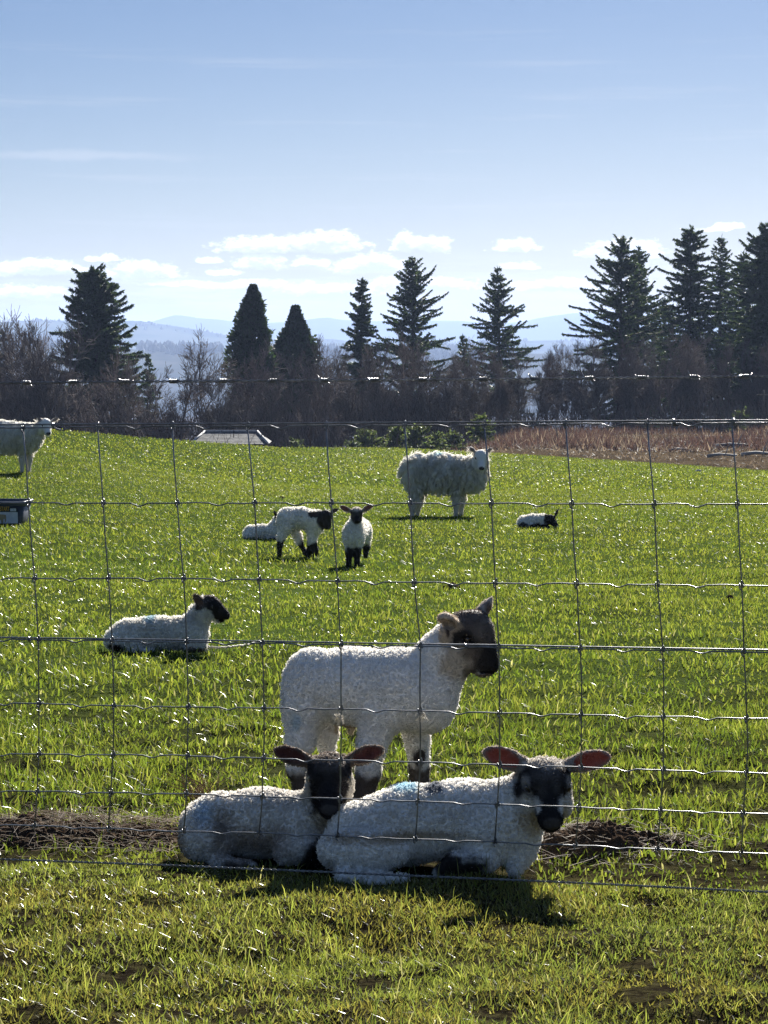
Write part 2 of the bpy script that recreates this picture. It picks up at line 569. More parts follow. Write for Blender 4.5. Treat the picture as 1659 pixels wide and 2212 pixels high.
# ------------------------------------------------------------------ animals: smooth implicit bodies
class Body:
    def __init__(s, u0, v0, sc):
        s.u0, s.v0, s.s = u0, v0, sc
        s.pr = []; s.cut = []; s.paint = []; s.eyes = []

    def P(s, p):
        p = tuple(p)
        return np.array([p[0] - s.u0, p[2] if len(p) > 2 else 0.0, s.v0 - p[1]], float)

    def cone(s, a, b, ra, rb, k=18, local=False):
        s.pr.append(('c', a if local else s.P(a), b if local else s.P(b), ra, rb, k))

    def chain(s, pts, k=22):
        for (a, ra), (b, rb) in zip(pts[:-1], pts[1:]): s.cone(a, b, ra, rb, k)

    def ell(s, c, rad, k=13, rot=None, local=False):
        s.pr.append(('e', c if local else s.P(c), np.eye(3) if rot is None else rot, np.array(rad, float), k))

    def cutell(s, c, rad, k=6, rot=None):
        s.cut.append(('e', c, np.eye(3) if rot is None else rot, np.array(rad, float), k))

    def dab(s, c, rad, col, wool=None, soft=.12, rot=None, local=False, warp=.25):
        s.paint.append((c if local else s.P(c), np.eye(3) if rot is None else rot, np.array(rad, float), np.array(col, float), wool, soft, warp))

    def ear(s, base, tip, wid, th, col_in, col_out, face=(0, -1, .1), cup=.75, tone=None):
        b, t = s.P(base), s.P(tip)
        d = t - b; Ln = np.linalg.norm(d); d /= Ln
        f = np.array(face, float); f -= d * f.dot(d); f /= np.linalg.norm(f)
        w = np.cross(f, d)
        rot = np.stack([d, w, f])
        c = b + d * Ln * .50
        s.cone(b - d * Ln * .15, b + d * Ln * .30, wid * .30, wid * .34, wid * .25, True)
        s.ell(c - d * Ln * .06, (Ln * .46, wid * .5, th), wid * .2, rot, True)
        s.ell(c + d * Ln * .26, (Ln * .32, wid * .30, th * .85), wid * .3, rot, True)
        s.cutell(c + d * Ln * .05 + f * th * 1.0, (Ln * .44, wid * .36, th * 1.0), th * .8, rot)
        s.dab(c, (Ln * .75, wid * .8, wid * .45), col_out, .6, .1, rot, True)
        s.dab(c + d * Ln * .06 + f * th * .95, (Ln * .46, wid * .36, th * 1.15), col_in, .06, .15, rot, True, .1)

    def head(s, c, fwd, L, face, muzzle, up=(0, 0, 1), eye=True, nose=None, woolly=.3, narrow=1.0):
        f = np.array(fwd, float); f /= np.linalg.norm(f)
        u = np.array(up, float); u -= f * u.dot(f); u /= np.linalg.norm(u)
        r = np.cross(f, u)
        c = s.P(c)
        Rm = np.stack([f, r, u])
        T = lambda x, y, z: c + L * (f * x + r * y * narrow + u * z)
        k = L * .10
        s.ell(c, (.30 * L, .285 * L * narrow, .265 * L), k, Rm, True)
        s.ell(T(.13, 0, .05), (.21 * L, .235 * L * narrow, .19 * L), k, Rm, True)
        s.cone(T(.10, 0, -.06), T(.55, 0, -.15), .20 * L, .135 * L, k, True)
        s.cone(T(.12, 0, .06), T(.56, 0, -.07), .13 * L, .080 * L, k, True)
        s.cone(T(0, 0, -.15), T(.50, 0, -.23), .16 * L, .095 * L, k, True)
        s.ell(T(.62, 0, -.12), (.105 * L, .122 * L, .095 * L), k * .5, Rm, True)
        for sy in (-1, 1):
            s.ell(T(.04, .13 * sy, -.10), (.19 * L, .13 * L, .15 * L), k, Rm, True)
            s.ell(T(.17, .19 * sy, .075), (.11 * L, .06 * L, .05 * L), k * .5, Rm, True)
            s.cutell(T(.725, .055 * sy, -.085), (.045 * L, .026 * L, .034 * L), L * .02, Rm)
            if eye:
                s.cutell(T(.20, .262 * sy, .025), (.075 * L, .05 * L, .045 * L), L * .03, Rm)
                s.eyes.append((T(.190, .218 * sy, .025), .058 * L))
        s.cutell(T(.60, 0, -.205), (.16 * L, .14 * L, .012 * L), L * .015, Rm)
        s.dab(T(.36, 0, -.02), (.60 * L, .44 * L, .44 * L), face, woolly, .10, Rm, True, .16)
        if muzzle is not None:
            s.dab(T(.58, 0, -.12), (.26 * L, .26 * L, .24 * L), muzzle, .05, .2, Rm, True)
        if nose is not None:
            s.dab(T(.71, 0, -.10), (.075 * L, .13 * L, .085 * L), nose, .0, .1, Rm, True, .05)
        if eye:
            for sy in (-1, 1): s.dab(T(.19, .235 * sy, .03), (.085 * L, .08 * L, .065 * L), np.array(face) * 2.2 + .012, .1, .3, Rm, True, .05)
        return T, Rm

    def field(s, h):
        lo = np.full(3, 1e9); hi = -lo
        for p in s.pr:
            if p[0] == 'c':
                for q, r in ((p[1], p[3]), (p[2], p[4])): lo = np.minimum(lo, q - r); hi = np.maximum(hi, q + r)
            else:
                m = np.abs(p[2].T * p[3]).sum(1); lo = np.minimum(lo, p[1] - m); hi = np.maximum(hi, p[1] + m)
        lo -= 4 * h; hi += 4 * h
        n = np.ceil((hi - lo) / h).astype(int) + 1
        ax = [lo[i] + h * np.arange(n[i]) for i in range(3)]
        D = np.full(n, 500.0, np.float32)

        def dist(p, G):
            if p[0] == 'c':
                a, b = p[1], p[2]; ab = b - a; l2 = ab.dot(ab) + 1e-9
                t = np.clip(((G - a) @ ab) / l2, 0, 1)
                q = G - a - t[..., None] * ab
                return np.sqrt((q * q).sum(-1)) - (p[3] + (p[4] - p[3]) * t)
            q = (G - p[1]) @ p[2].T
            k0 = np.sqrt(((q / p[3]) ** 2).sum(-1)); k1 = np.sqrt(((q / p[3] ** 2) ** 2).sum(-1)) + 1e-9
            return np.where(k0 < 1e-4, -p[3].min(), k0 * (k0 - 1.0) / k1)

        for cutting, L in ((0, s.pr), (1, s.cut)):
            for p in L:
                if p[0] == 'c':
                    r = max(p[3], p[4]) + p[5] * 1.2 + 3 * h
                    a = np.minimum(p[1], p[2]) - r; b = np.maximum(p[1], p[2]) + r
                else:
                    m = np.abs(p[2].T * p[3]).sum(1) + p[4] * 1.2 + 3 * h
                    a = p[1] - m; b = p[1] + m
                i0 = np.clip(np.floor((a - lo) / h).astype(int), 0, n - 1); i1 = np.clip(np.ceil((b - lo) / h).astype(int) + 1, 1, n)
                sl = tuple(slice(i0[i], i1[i]) for i in range(3))
                G = np.stack(np.meshgrid(*[ax[i][sl[i]] for i in range(3)], indexing='ij'), -1)
                if G.size == 0: continue
                d = dist(p, G); k = p[-1]
                A = D[sl]
                if cutting:
                    d = -d
                    hh = np.maximum(k - np.abs(A - d), 0) / k
                    D[sl] = np.maximum(A, d) + hh * hh * k * .25
                else:
                    hh = np.maximum(k - np.abs(A - d), 0) / k
                    D[sl] = np.minimum(A, d) - hh * hh * k * .25
        return D, lo

    def mesh(s, h):
        D, lo = s.field(h)
        ins = D < 0
        nx, ny, nz = D.shape
        cnt = np.zeros((nx - 1, ny - 1, nz - 1), np.int8)
        corners = [(a, b, c) for a in (0, 1) for b in (0, 1) for c in (0, 1)]
        sub = lambda A, c: A[c[0]:nx - 1 + c[0], c[1]:ny - 1 + c[1], c[2]:nz - 1 + c[2]]
        for c in corners: cnt += sub(ins, c)
        act = np.argwhere((cnt > 0) & (cnt < 8))
        acc = np.zeros((len(act), 3)); num = np.zeros(len(act))
        for c in corners:
            for axn in range(3):
                if c[axn]: continue
                c2 = list(c); c2[axn] = 1
                d0 = D[act[:, 0] + c[0], act[:, 1] + c[1], act[:, 2] + c[2]]
                d1 = D[act[:, 0] + c2[0], act[:, 1] + c2[1], act[:, 2] + c2[2]]
                m = (d0 < 0) != (d1 < 0)
                t = np.where(m, d0 / (d0 - d1 + 1e-12), 0)
                p = np.tile(np.array(c, float), (len(act), 1)); p[:, axn] += t
                acc[m] += p[m]; num[m] += 1
        V = lo + h * (act + acc / num[:, None])
        idx = np.full(cnt.shape, -1, np.int64); idx[tuple(act.T)] = np.arange(len(act))
        Q = []
        for axn in range(3):
            o1, o2 = [(1, 2), (2, 0), (0, 1)][axn]
            e = np.zeros(3, int); e[axn] = 1
            a = ins[tuple(slice(0, D.shape[i] - e[i]) for i in range(3))]
            b = ins[tuple(slice(e[i], D.shape[i]) for i in range(3))]
            E = np.argwhere(a != b)
            E = E[(E[:, o1] > 0) & (E[:, o2] > 0)]
            s0 = a[tuple(E.T)]
            d1 = np.zeros(3, int); d1[o1] = 1; d2 = np.zeros(3, int); d2[o2] = 1
            g = lambda X: idx[tuple(np.minimum(X, np.array(idx.shape) - 1).T)]
            q = np.stack([g(E - d1 - d2), g(E - d2), g(E), g(E - d1)], 1)
            q[~s0] = q[~s0][:, ::-1]
            Q.append(q)
        Q = np.concatenate(Q); Q = Q[(Q >= 0).all(1)]
        return V, Q

    def colours(s, V, base, wool0=1.0):
        c = np.tile(np.array(base, float), (len(V), 1)); w = np.full(len(V), wool0)
        for (p, Rm, rad, col, wool, soft, warp) in s.paint:
            q = ((V - p) @ Rm.T) / rad
            sc = rad.mean() * .5
            d = np.sqrt((q * q).sum(1)) + (vnoise(V + 333, sc, 5) - .5) * warp * 2 * .8 + (vnoise(V + 99, sc * .35, 6) - .5) * warp
            a = 1 - sstep(d, 1 - soft, 1 + soft)
            c = c * (1 - a[:, None]) + col * a[:, None]
            if wool is not None: w = w * (1 - a) + wool * a
        return c, w


def vert_normals(V, Q):
    n = np.cross(V[Q[:, 2]] - V[Q[:, 0]], V[Q[:, 3]] - V[Q[:, 1]])
    N = np.zeros_like(V)
    for k in range(4): np.add.at(N, Q[:, k], n)
    return N / (np.linalg.norm(N, axis=1)[:, None] + 1e-12), np.linalg.norm(n, axis=1) * .5


def worley(P, c, seed):
    """nearest jittered lock centre"""
    rs = np.random.default_rng(seed); J = rs.random((16, 16, 16, 3)); I = rs.random((16, 16, 16, 3))
    g = np.floor(P / c).astype(int)
    best = np.full(len(P), 1e9); ctr = np.zeros_like(P); rnd = np.zeros_like(P)
    for a in (-1, 0, 1):
        for b in (-1, 0, 1):
            for d in (-1, 0, 1):
                k = g + (a, b, d); kk = k % 16
                q = (k + J[kk[:, 0], kk[:, 1], kk[:, 2]]) * c
                dd = ((P - q) ** 2).sum(1); m = dd < best
                best[m] = dd[m]; ctr[m] = q[m]; rnd[m] = I[kk[m, 0], kk[m, 1], kk[m, 2]]
    return ctr, rnd, np.sqrt(best)


def fleece(name, V, Q, C, W, n, length, radius, lock, parent, seed, droop=.3, curl=.35, conv=.6, npts=4, minlen=.0035, jitter=.06):
    """V in metres. Short curly locks standing on the skin."""
    rs = np.random.default_rng(seed)
    N, A = vert_normals(V, Q)
    f = rs.choice(len(Q), n, p=A / A.sum())
    a, b = rs.random((2, n, 1))
    q = V[Q[f]]
    P = (q[:, 0] * (1 - a) + q[:, 1] * a) * (1 - b) + (q[:, 3] * (1 - a) + q[:, 2] * a) * b
    vi = Q[f, rs.integers(0, 4, n)]
    nn = N[vi]; col = C[vi]; w = W[vi]
    keep = w > .03
    P, nn, col, w = P[keep], nn[keep], col[keep], w[keep]; n = len(P)
    ctr, rnd, dd = worley(P, lock, seed + 7)
    Ln = np.maximum(length * w, minlen) * (.75 + .5 * rs.random(n)) * (.8 + .4 * rnd[:, 0])
    dirn = nn + droop * np.array([0, 0, -1.]) + (rs.random((n, 3)) - .5) * .35
    tang = rnd - .5; tang -= nn * (tang * nn).sum(1)[:, None]
    dirn += tang * 1.0 * w[:, None]
    dirn /= np.linalg.norm(dirn, axis=1)[:, None] + 1e-9
    to = ctr - P; to -= nn * (to * nn).sum(1)[:, None]
    e1 = np.cross(dirn, rnd - .5 + 1e-3); e1 /= np.linalg.norm(e1, axis=1)[:, None] + 1e-9
    e2 = np.cross(dirn, e1)
    ph = rnd[:, 1] * 6.28
    ts = np.linspace(0, 1, npts)
    pts = np.zeros((n, npts, 3))
    for i, t in enumerate(ts):
        an = ph + t * 4.5
        cr = (curl * Ln * t * w)[:, None]
        pts[:, i] = P - nn * .001 + dirn * (Ln * t)[:, None] + to * (conv * t * w)[:, None] + cr * (e1 * np.cos(an)[:, None] + e2 * np.sin(an)[:, None]) * .8
    rad = np.outer(np.full(n, radius) * (.55 + .45 * w), 1 - .55 * ts)
    cv = bpy.data.hair_curves.new(name)
    cv.add_curves([npts] * n)
    cv.attributes['position'].data.foreach_set('vector', pts.astype(np.float32).ravel())
    ra = cv.attributes.get('radius') or cv.attributes.new('radius', 'FLOAT', 'POINT')
    ra.data.foreach_set('value', rad.astype(np.float32).ravel())
    cc = np.ones((n, 4), np.float32)
    cc[:, :3] = np.clip(col * (1 + (rs.random((n, 1)) - .5) * .25 + (rnd[:, :1] - .5) * .18), 0, 1)
    ca = cv.attributes.new('col', 'FLOAT_COLOR', 'CURVE'); ca.data.foreach_set('color', cc.ravel())
    cv.materials.append(M_FUR)
    o = link(name, cv, parent)
    return o


def sphere_mesh(name, mat, nu=16, nv=10):
    mb = MB()
    V = [[0, 0, 1]]
    for i in range(1, nv):
        th = math.pi * i / nv
        for j in range(nu):
            V.append([math.sin(th) * math.cos(2 * math.pi * j / nu), math.sin(th) * math.sin(2 * math.pi * j / nu), math.cos(th)])
    V.append([0, 0, -1])
    q = [[1 + i * nu + j, 1 + (i + 1) * nu + j, 1 + (i + 1) * nu + (j + 1) % nu, 1 + i * nu + (j + 1) % nu] for i in range(nv - 2) for j in range(nu)]
    t = [[0, 1 + j, 1 + (j + 1) % nu] for j in range(nu)] + [[len(V) - 1, 1 + (nv - 2) * nu + (j + 1) % nu, 1 + (nv - 2) * nu + j] for j in range(nu)]
    mb.add(V, q, t)
    return mb.mesh(name, mat)


EYE_ME = sphere_mesh('eye', M_EYE)


def finish(b, name, label, cat, group, step, base, hair, loc=None, bump=0.0, bscale=10, shrink=.0045):
    """turn a Body into an animal standing at its place"""
    base_pt = hit(b.u0, b.v0) if loc is None else np.array(loc)
    s = b.s
    root = empty(name, base_pt)
    tag(root, label, cat, group)
    V, Q = b.mesh(step)
    C, W = b.colours(V, base)
    # dirt and wear with a shape of its own
    dirt = vnoise(V + 50, 60 * s / 1000, 8)
    C = C * (1 - .12 * sstep(dirt, .5, .85) * np.clip(W, 0, 1))[:, None]
    if shrink:
        N, _ = vert_normals(V, Q)
        V = V - N * (shrink * s * np.clip(W, 0, 1))[:, None]
    if bump:
        N, _ = vert_normals(V, Q)
        V = V + N * (((vnoise(V, bscale, 3) - .5) * bump * 2 + (vnoise(V, bscale * .5, 4) - .5) * bump) * np.clip(W, 0, 1))[:, None]
    Vm = V / s
    link('body', mesh_np('body', Vm, Q, None, M_SKIN, C), root)
    fleece('wool', Vm, Q, C, W, parent=root, seed=int(abs(b.u0)) + 3, **hair)
    for c, r in b.eyes:
        e = link('eye', EYE_ME, root, c / s); e.scale = (r / s,) * 3
    return root


BLK = (.016, .014, .014)
BRN = (.055, .043, .036)
WHT = (.66, .61, .52)
WOOL = (.87, .85, .81)
PINK = (.30, .085, .065)
BLUE = (.30, .60, .78)


def scale_at(p):
    return F / float(np.dot(np.asarray(p) - CAMP, FWD))


LG = 'lambs close behind the wire fence'


def lamb_standing():
    u0, v0 = 770, 1768
    p = hit(u0, v0); s = scale_at(p)
    b = Body(u0, v0, s)
    b.chain([((684, 1484, 30), 76), ((760, 1482, 14), 80), ((860, 1484, -8), 84), ((905, 1500, -18), 76)], 30)
    b.ell((672, 1470, 30), (60, 66, 70)); b.ell((655, 1510, 10), (46, 50, 78))
    b.ell((850, 1458, -8), (60, 58, 50)); b.ell((925, 1515, -18), (60, 62, 66))
    b.chain([((915, 1468, -14), 62), ((954, 1408, -14), 50), ((985, 1370, -12), 45)], 22)
    b.cone((938, 1490, -14), (985, 1425, -14), 52, 34, 22)
    # head, direct from the profile
    b.ell((1004, 1358, -16), (42, 42, 44), 14); b.ell((1026, 1350, -18), (36, 35, 37), 14)
    b.cone((1024, 1378, -22), (1047, 1426, -26), 38, 26, 14)
    b.cone((1042, 1360, -22), (1058, 1424, -26), 22, 15, 12)
    b.cone((1000, 1398, -18), (1038, 1440, -26), 34, 16, 14)
    b.ell((1058, 1432, -27), (16, 17, 16), 9)
    b.cutell(b.P((1050, 1444, -52)), (22, 26, 2.2), 3)
    b.cutell(b.P((1068, 1428, -40)), (5, 6, 4), 4)
    b.cutell(b.P((1006, 1372, -58)), (13, 10, 8), 6)
    b.ell((1004, 1362, -50), (17, 7, 6), 6)
    b.eyes.append((b.P((1007, 1372, -46)), 9.0))
    b.eyes.append((b.P((1045, 1366, 8)), 8.5))
    # legs
    b.chain([((655, 1535, 0), 46), ((650, 1598, -12), 32), ((642, 1655, -14), 20), ((652, 1705, -16), 15), ((656, 1768, -18), 13)], 20)
    b.chain([((698, 1535, 60), 38), ((702, 1595, 62), 27), ((708, 1650, 64), 17), ((716, 1700, 64), 13), ((720, 1752, 64), 12)], 18)
    b.chain([((822, 1535, -45), 52), ((803, 1600, -56), 31), ((796, 1655, -58), 25), ((786, 1700, -58), 20), ((772, 1768, -58), 16)], 20)
    b.chain([((895, 1550, 38), 44), ((901, 1605, 44), 27), ((906, 1655, 46), 21), ((907, 1700, 46), 19), ((909, 1756, 46), 17)], 20)
    b.cone((757, 1560, 20), (758, 1584, 20), 14, 8, 14)
    b.ell((640, 1500, 40), (16, 18, 60), 14)
    # markings
    b.dab((1024, 1378, -24), (62, 90, 76), (.055, .046, .040), .24, .12, None, False, .3)
    b.dab((1010, 1330, -20), (50, 80, 34), (.12, .098, .085), .36, .6)
    b.dab((1060, 1424, -26), (34, 60, 40), BLK, .14)
    b.dab((1003, 1374, -58), (30, 40, 20), BLK, .16)
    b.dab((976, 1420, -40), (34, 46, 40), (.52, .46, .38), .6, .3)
    b.dab((1010, 1402, -60), (16, 24, 12), (.15, .125, .105), .25, .8)
    b.dab((1040, 1352, -40), (22, 40, 26), (.13, .112, .098), .28, .8)
    b.dab((1045, 1456, -30), (24, 34, 9), (.16, .13, .11), .18)
    b.ear((980, 1340, -50), (950, 1322, -74), 50, 9, (.24, .14, .10), (.42, .34, .26), (-.45, -.55, -.65))
    b.cone((958, 1325, -66), (957, 1366, -62), 13, 12, 10)
    b.dab((957, 1345, -66), (22, 24, 38), (.46, .38, .30), .3, .15)
    b.dab((969, 1350, -84), (11, 16, 24), (.06, .045, .04), .08, .15)
    b.cone((1034, 1328, 12), (1050, 1308, 18), 17, 12, 8); b.cone((1050, 1308, 18), (1063, 1289, 22), 12, 3.5, 6)
    b.dab((1054, 1302, 18), (24, 30, 24), (.44, .38, .33), .35, .2)
    b.dab((1056, 1312, 6), (10, 14, 16), (.16, .12, .10), .2, .4)
    for (c, r) in (((786, 1715, -58), (60, 50, 64)), ((908, 1695, 46), (40, 40, 46)), ((650, 1710, -14), (50, 50, 62)), ((722, 1705, 64), (40, 40, 62))):
        b.dab(c, r, (.085, .068, .058), .22, .2)
    b.dab((906, 1638, 20), (16, 30, 20), (.035, .03, .028), .2, .25)
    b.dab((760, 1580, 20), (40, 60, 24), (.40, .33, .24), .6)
    b.dab((640, 1552, -45), (14, 30, 18), (.58, .66, .70), None, .6)
    return finish(b, 'lamb', 'white lamb standing side-on behind the two lambs lying at the fence, looking right', 'lamb', LG, 4.6, WOOL,
                  dict(n=70000, length=.0052, radius=.00075, lock=.0075, droop=.3, curl=.55), p, 2.4, 8.0)


def lamb_left():
    u0, v0 = 560, 1880
    p = hit(u0, 1872); s = scale_at(p)
    p = p + np.array([0, .05, 0]); p[2] = gz1(p[0], p[1])
    b = Body(u0, v0, s)
    b.chain([((455, 1806, 30), 68), ((560, 1800, 30), 72), ((655, 1800, 22), 70)], 30)
    b.ell((428, 1812, 15), (50, 66, 56)); b.ell((470, 1775, 30), (46, 50, 44))
    b.ell((446, 1830, -32), (64, 46, 46)); b.ell((648, 1812, -30), (52, 46, 56))
    b.chain([((470, 1864, -70), 18), ((545, 1870, -84), 13)], 14)
    b.chain([((622, 1842, -62), 34), ((662, 1836, -84), 27), ((694, 1866, -66), 19)], 16)
    b.chain([((672, 1856, -10), 24), ((705, 1872, -30), 15)], 14)
    b.cone((672, 1792, 4), (712, 1728, -18), 60, 46, 26)
    b.ell((700, 1770, -10), (44, 44, 52))
    T, Rm = b.head((711, 1677, -28), (.02, -.92, -.39), 168, (.024, .021, .021), (.017, .015, .016), woolly=.30, nose=(.045, .042, .044))
    b.dab((711, 1652, -80), (34, 24, 14), (.085, .072, .065), .3, .8)
    for sx in (-1, 1): b.ell((711 + 38 * sx, 1712, -22), (16, 30, 34), 12)
    b.dab((711, 1634, -25), (46, 60, 24), (.22, .185, .16), .9, .5)
    for sx in (-1, 1):
        b.dab((711 + 50 * sx, 1714, -16), (15, 44, 42), (.66, .62, .55), 1.0, .3)
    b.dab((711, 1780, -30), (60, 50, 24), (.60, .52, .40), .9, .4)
    b.ear((664, 1654, -14), (592, 1629, -22), 46, 9, (.12, .04, .034), (.17, .13, .10), (.12, -1, .15))
    b.ear((758, 1652, -14), (827, 1627, -22), 46, 9, (.14, .045, .038), (.19, .145, .11), (-.12, -1, .15))
    b.dab((680, 1850, -76), (38, 44, 40), BLK, .2, .25)
    b.dab((700, 1870, -20), (30, 30, 18), BLK, .2, .25)
    b.dab((520, 1868, -78), (42, 26, 16), (.05, .042, .038), .2, .3)
    b.dab((388, 1838, 0), (22, 60, 42), (.30, .23, .16), .8, .6)
    b.dab((436, 1764, -30), (20, 50, 22), (.60, .68, .74), None, .6)
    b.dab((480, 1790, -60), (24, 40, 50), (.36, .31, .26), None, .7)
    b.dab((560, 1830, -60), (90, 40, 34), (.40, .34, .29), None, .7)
    return finish(b, 'lamb', 'smaller black-faced lamb lying on the left at the fence, facing the camera', 'lamb', LG, 4.4, (.80, .77, .72),
                  dict(n=66000, length=.0052, radius=.00075, lock=.0075, droop=.35, curl=.5), p, 2.4, 8.0)


def lamb_right():
    u0, v0 = 900, 1912
    p = hit(u0, 1900); s = scale_at(p)
    p = p + np.array([0, .055, 0]); p[2] = gz1(p[0], p[1]) - .004
    b = Body(u0, v0, s)
    b.chain([((778, 1826, 30), 76), ((880, 1806, 40), 84), ((1000, 1797, 40), 86), ((1075, 1788, 30), 80)], 30)
    b.ell((790, 1846, -38), (104, 62, 52)); b.ell((735, 1850, -10), (52, 66, 48))
    b.ell((1062, 1814, -34), (70, 50, 74)); b.ell((1120, 1812, -8), (56, 62, 70))
    b.chain([((742, 1892, -84), 23), ((800, 1899, -96), 19), ((872, 1898, -92), 16)], 14)
    b.chain([((1045, 1862, -66), 32), ((985, 1862, -86), 24), ((948, 1886, -84), 17)], 14)
    b.chain([((985, 1880, -60), 20), ((1040, 1896, -66), 14)], 12)
    b.chain([((1128, 1858, -34), 32), ((1110, 1888, -62), 18)], 16)
    b.cone((1098, 1772, 10), (1162, 1712, -22), 70, 52, 28)
    b.ell((1140, 1765, -10), (46, 50, 56))
    T, Rm = b.head((1180, 1690, -38), (.055, -.885, -.465), 184, (.020, .018, .018), (.014, .013, .014), woolly=.28, nose=(.045, .042, .044))
    b.dab((1180, 1668, -96), (36, 26, 15), (.11, .10, .095), .3, .9)
    b.dab((1166, 1700, -110), (10, 20, 14), (.07, .064, .06), .2, .9); b.dab((1200, 1694, -110), (9, 20, 12), (.08, .075, .07), .2, .9)
    for sx in (-1, 1): b.ell((1182 + 40 * sx, 1740, -40), (18, 36, 36), 12)
    b.dab((1180, 1638, -30), (52, 60, 24), (.56, .52, .47), .9, .5)
    for sx in (-1, 1):
        b.dab((1183 + 33 * sx, 1733, -112), (15, 34, 19), (.74, .73, .70), .22, .35)
        b.dab((1183 + 46 * sx, 1752, -55), (20, 60, 40), (.70, .67, .61), .8, .3)
        b.dab((1181 + 46 * sx, 1690, -60), (10, 30, 14), (.34, .32, .30), .2, .5)
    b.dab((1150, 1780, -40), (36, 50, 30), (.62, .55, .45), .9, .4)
    b.ear((1130, 1660, -20), (1046, 1631, -32), 54, 9, (.52, .12, .075), (.34, .29, .25), (.10, -1, .15))  # pink inner ears reddened: sunlight glowing through them put into the colour
    b.ear((1234, 1662, -20), (1318, 1641, -32), 52, 9, (.52, .12, .075), (.34, .29, .25), (-.12, -1, .15))
    b.dab((985, 1868, -80), (66, 50, 30), BLK, .2, .2)
    b.dab((1040, 1896, -66), (30, 30, 14), BLK, .2, .2)
    b.dab((872, 1712, 20), (30, 60, 13), (.50, .70, .80), None, .5)
    b.dab((940, 1714, 10), (19, 60, 12), (.14, .16, .20), None, .4)
    b.dab((836, 1806, -90), (8, 20, 8), (.12, .07, .05), None, .5)
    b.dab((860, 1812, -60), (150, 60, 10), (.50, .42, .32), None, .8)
    return finish(b, 'lamb', 'larger black-faced lamb lying on the right at the fence with a blue back mark', 'lamb', LG, 4.6, WOOL,
                  dict(n=78000, length=.0052, radius=.00075, lock=.0075, droop=.35, curl=.5), p, 2.4, 8.0)


def lamb_resting():
    u0, v0 = 340, 1410
    p = hit(u0, v0 - 4); s = scale_at(p)
    b = Body(u0, v0, s)
    b.chain([((276, 1376, 6), 33), ((340, 1374, 6), 34.5), ((412, 1372, 6), 35)], 14)
    b.ell((256, 1385, 2), (30, 30, 25), 12); b.ell((272, 1389, -20), (38, 20, 21), 12)
    b.ell((420, 1380, -8), (28, 28, 30), 12)
    b.chain([((285, 1404, -34), 8), ((330, 1405, -38), 6)], 8)
    b.chain([((436, 1398, -22), 12), ((405, 1404, -30), 7)], 8)
    b.chain([((420, 1358, 4), 29), ((436, 1328, 2), 22), ((446, 1312, 0), 20)], 12)
    b.ell((453, 1308, -2), (20, 19, 20), 7); b.cone((463, 1313, -3), (484, 1331, -5), 18, 12, 7)
    b.cone((455, 1325, -2), (476, 1340, -4), 16, 9, 7); b.ell((488, 1333, -5), (9, 9, 9), 5)
    b.cutell(b.P((480, 1342, -12)), (13, 14, 1.3), 2)
    b.eyes.append((b.P((459, 1312, -19)), 4.4)); b.eyes.append((b.P((466, 1306, 14)), 4.2))
    b.dab((464, 1300, -4), (24, 40, 17), (.06, .045, .038), .3)
    b.dab((485, 1327, -5), (28, 40, 24), BLK, .12)
    b.dab((466, 1310, -20), (20, 20, 12), BLK, .14)
    b.ear((442, 1312, -18), (421, 1285, -22), 22, 4.2, (.16, .10, .08), (.11, .09, .08), (-.3, -.9, .2))
    b.dab((255, 1400, -30), (22, 16, 10), BLK, .25, .3)
    b.dab((420, 1404, -26), (26, 16, 9), (.10, .08, .07), .25, .3)
    b.dab((325, 1340, 0), (10, 26, 7), (.45, .62, .70), None, .5)
    return finish(b, 'lamb', 'lamb lying in the grass at the left, dark head raised in profile to the right', 'lamb', 'lambs out in the field', 2.6, (.86, .84, .79),
                  dict(n=30000, length=.012, radius=.0011, lock=.012, droop=.4), p, 1.0, 6)


FG = 'lambs out in the field'
FAR = dict(n=12000, length=.012, radius=.0022, lock=.02, droop=.3, npts=3)


def lamb_walking():
    u0, v0 = 643, 1203
    p = hit(u0, v0); s = scale_at(p)
    b = Body(u0, v0, s); K = 8
    b.chain([((624, 1121, 6), 24), ((652, 1119, 2), 21.5), ((678, 1126, -2), 23)], K)
    b.ell((618, 1126, 6), (19, 20, 26), K); b.ell((685, 1130, -4), (17, 19, 24), K)
    b.chain([((684, 1120, -6), 17), ((703, 1114, -12), 12)], K)
    b.ell((705, 1112, -14), (12, 12, 12), 4); b.cone((706, 1116, -16), (709, 1135, -20), 11.5, 7.5, 4); b.cone((702, 1122, -14), (705, 1137, -18), 9, 5, 4)
    b.chain([((618, 1138, -6), 16), ((609, 1158, -7), 8.5), ((605, 1176, -8), 5.6), ((604, 1203, -8), 5.4)], K)
    b.chain([((632, 1136, 12), 14), ((643, 1160, 12), 8), ((647, 1172, 12), 5.8), ((659, 1197, 12), 5)], K)
    b.chain([((674, 1146, -8), 12), ((675, 1170, -9), 8.4), ((680, 1186, -9), 6.6), ((683, 1207, -9), 6.6)], K)
    b.chain([((682, 1146, 6), 10), ((672, 1172, 6), 7), ((667, 1202, 6), 5.6)], K)
    b.dab((706, 1120, -16), (20, 34, 26), (.03, .026, .025), .25)
    for c in ((604, 1186, -8), (657, 1190, 12), (680, 1190, -9), (668, 1190, 6)): b.dab(c, (15, 15, 24), BLK, .2, .2)
    b.ear((692, 1112, -18), (667, 1107, -22), 11, 3, (.06, .04, .04), (.04, .035, .033), (.1, -1, .2))
    b.ear((715, 1106, -8), (731, 1098, -6), 10, 3, (.10, .06, .05), (.06, .05, .05), (0, -1, .2))
    return finish(b, 'lamb', 'white lamb with black legs standing sideways, its dark head lowered to the right', 'lamb', FG, 1.9, (.86, .84, .79), FAR, p)


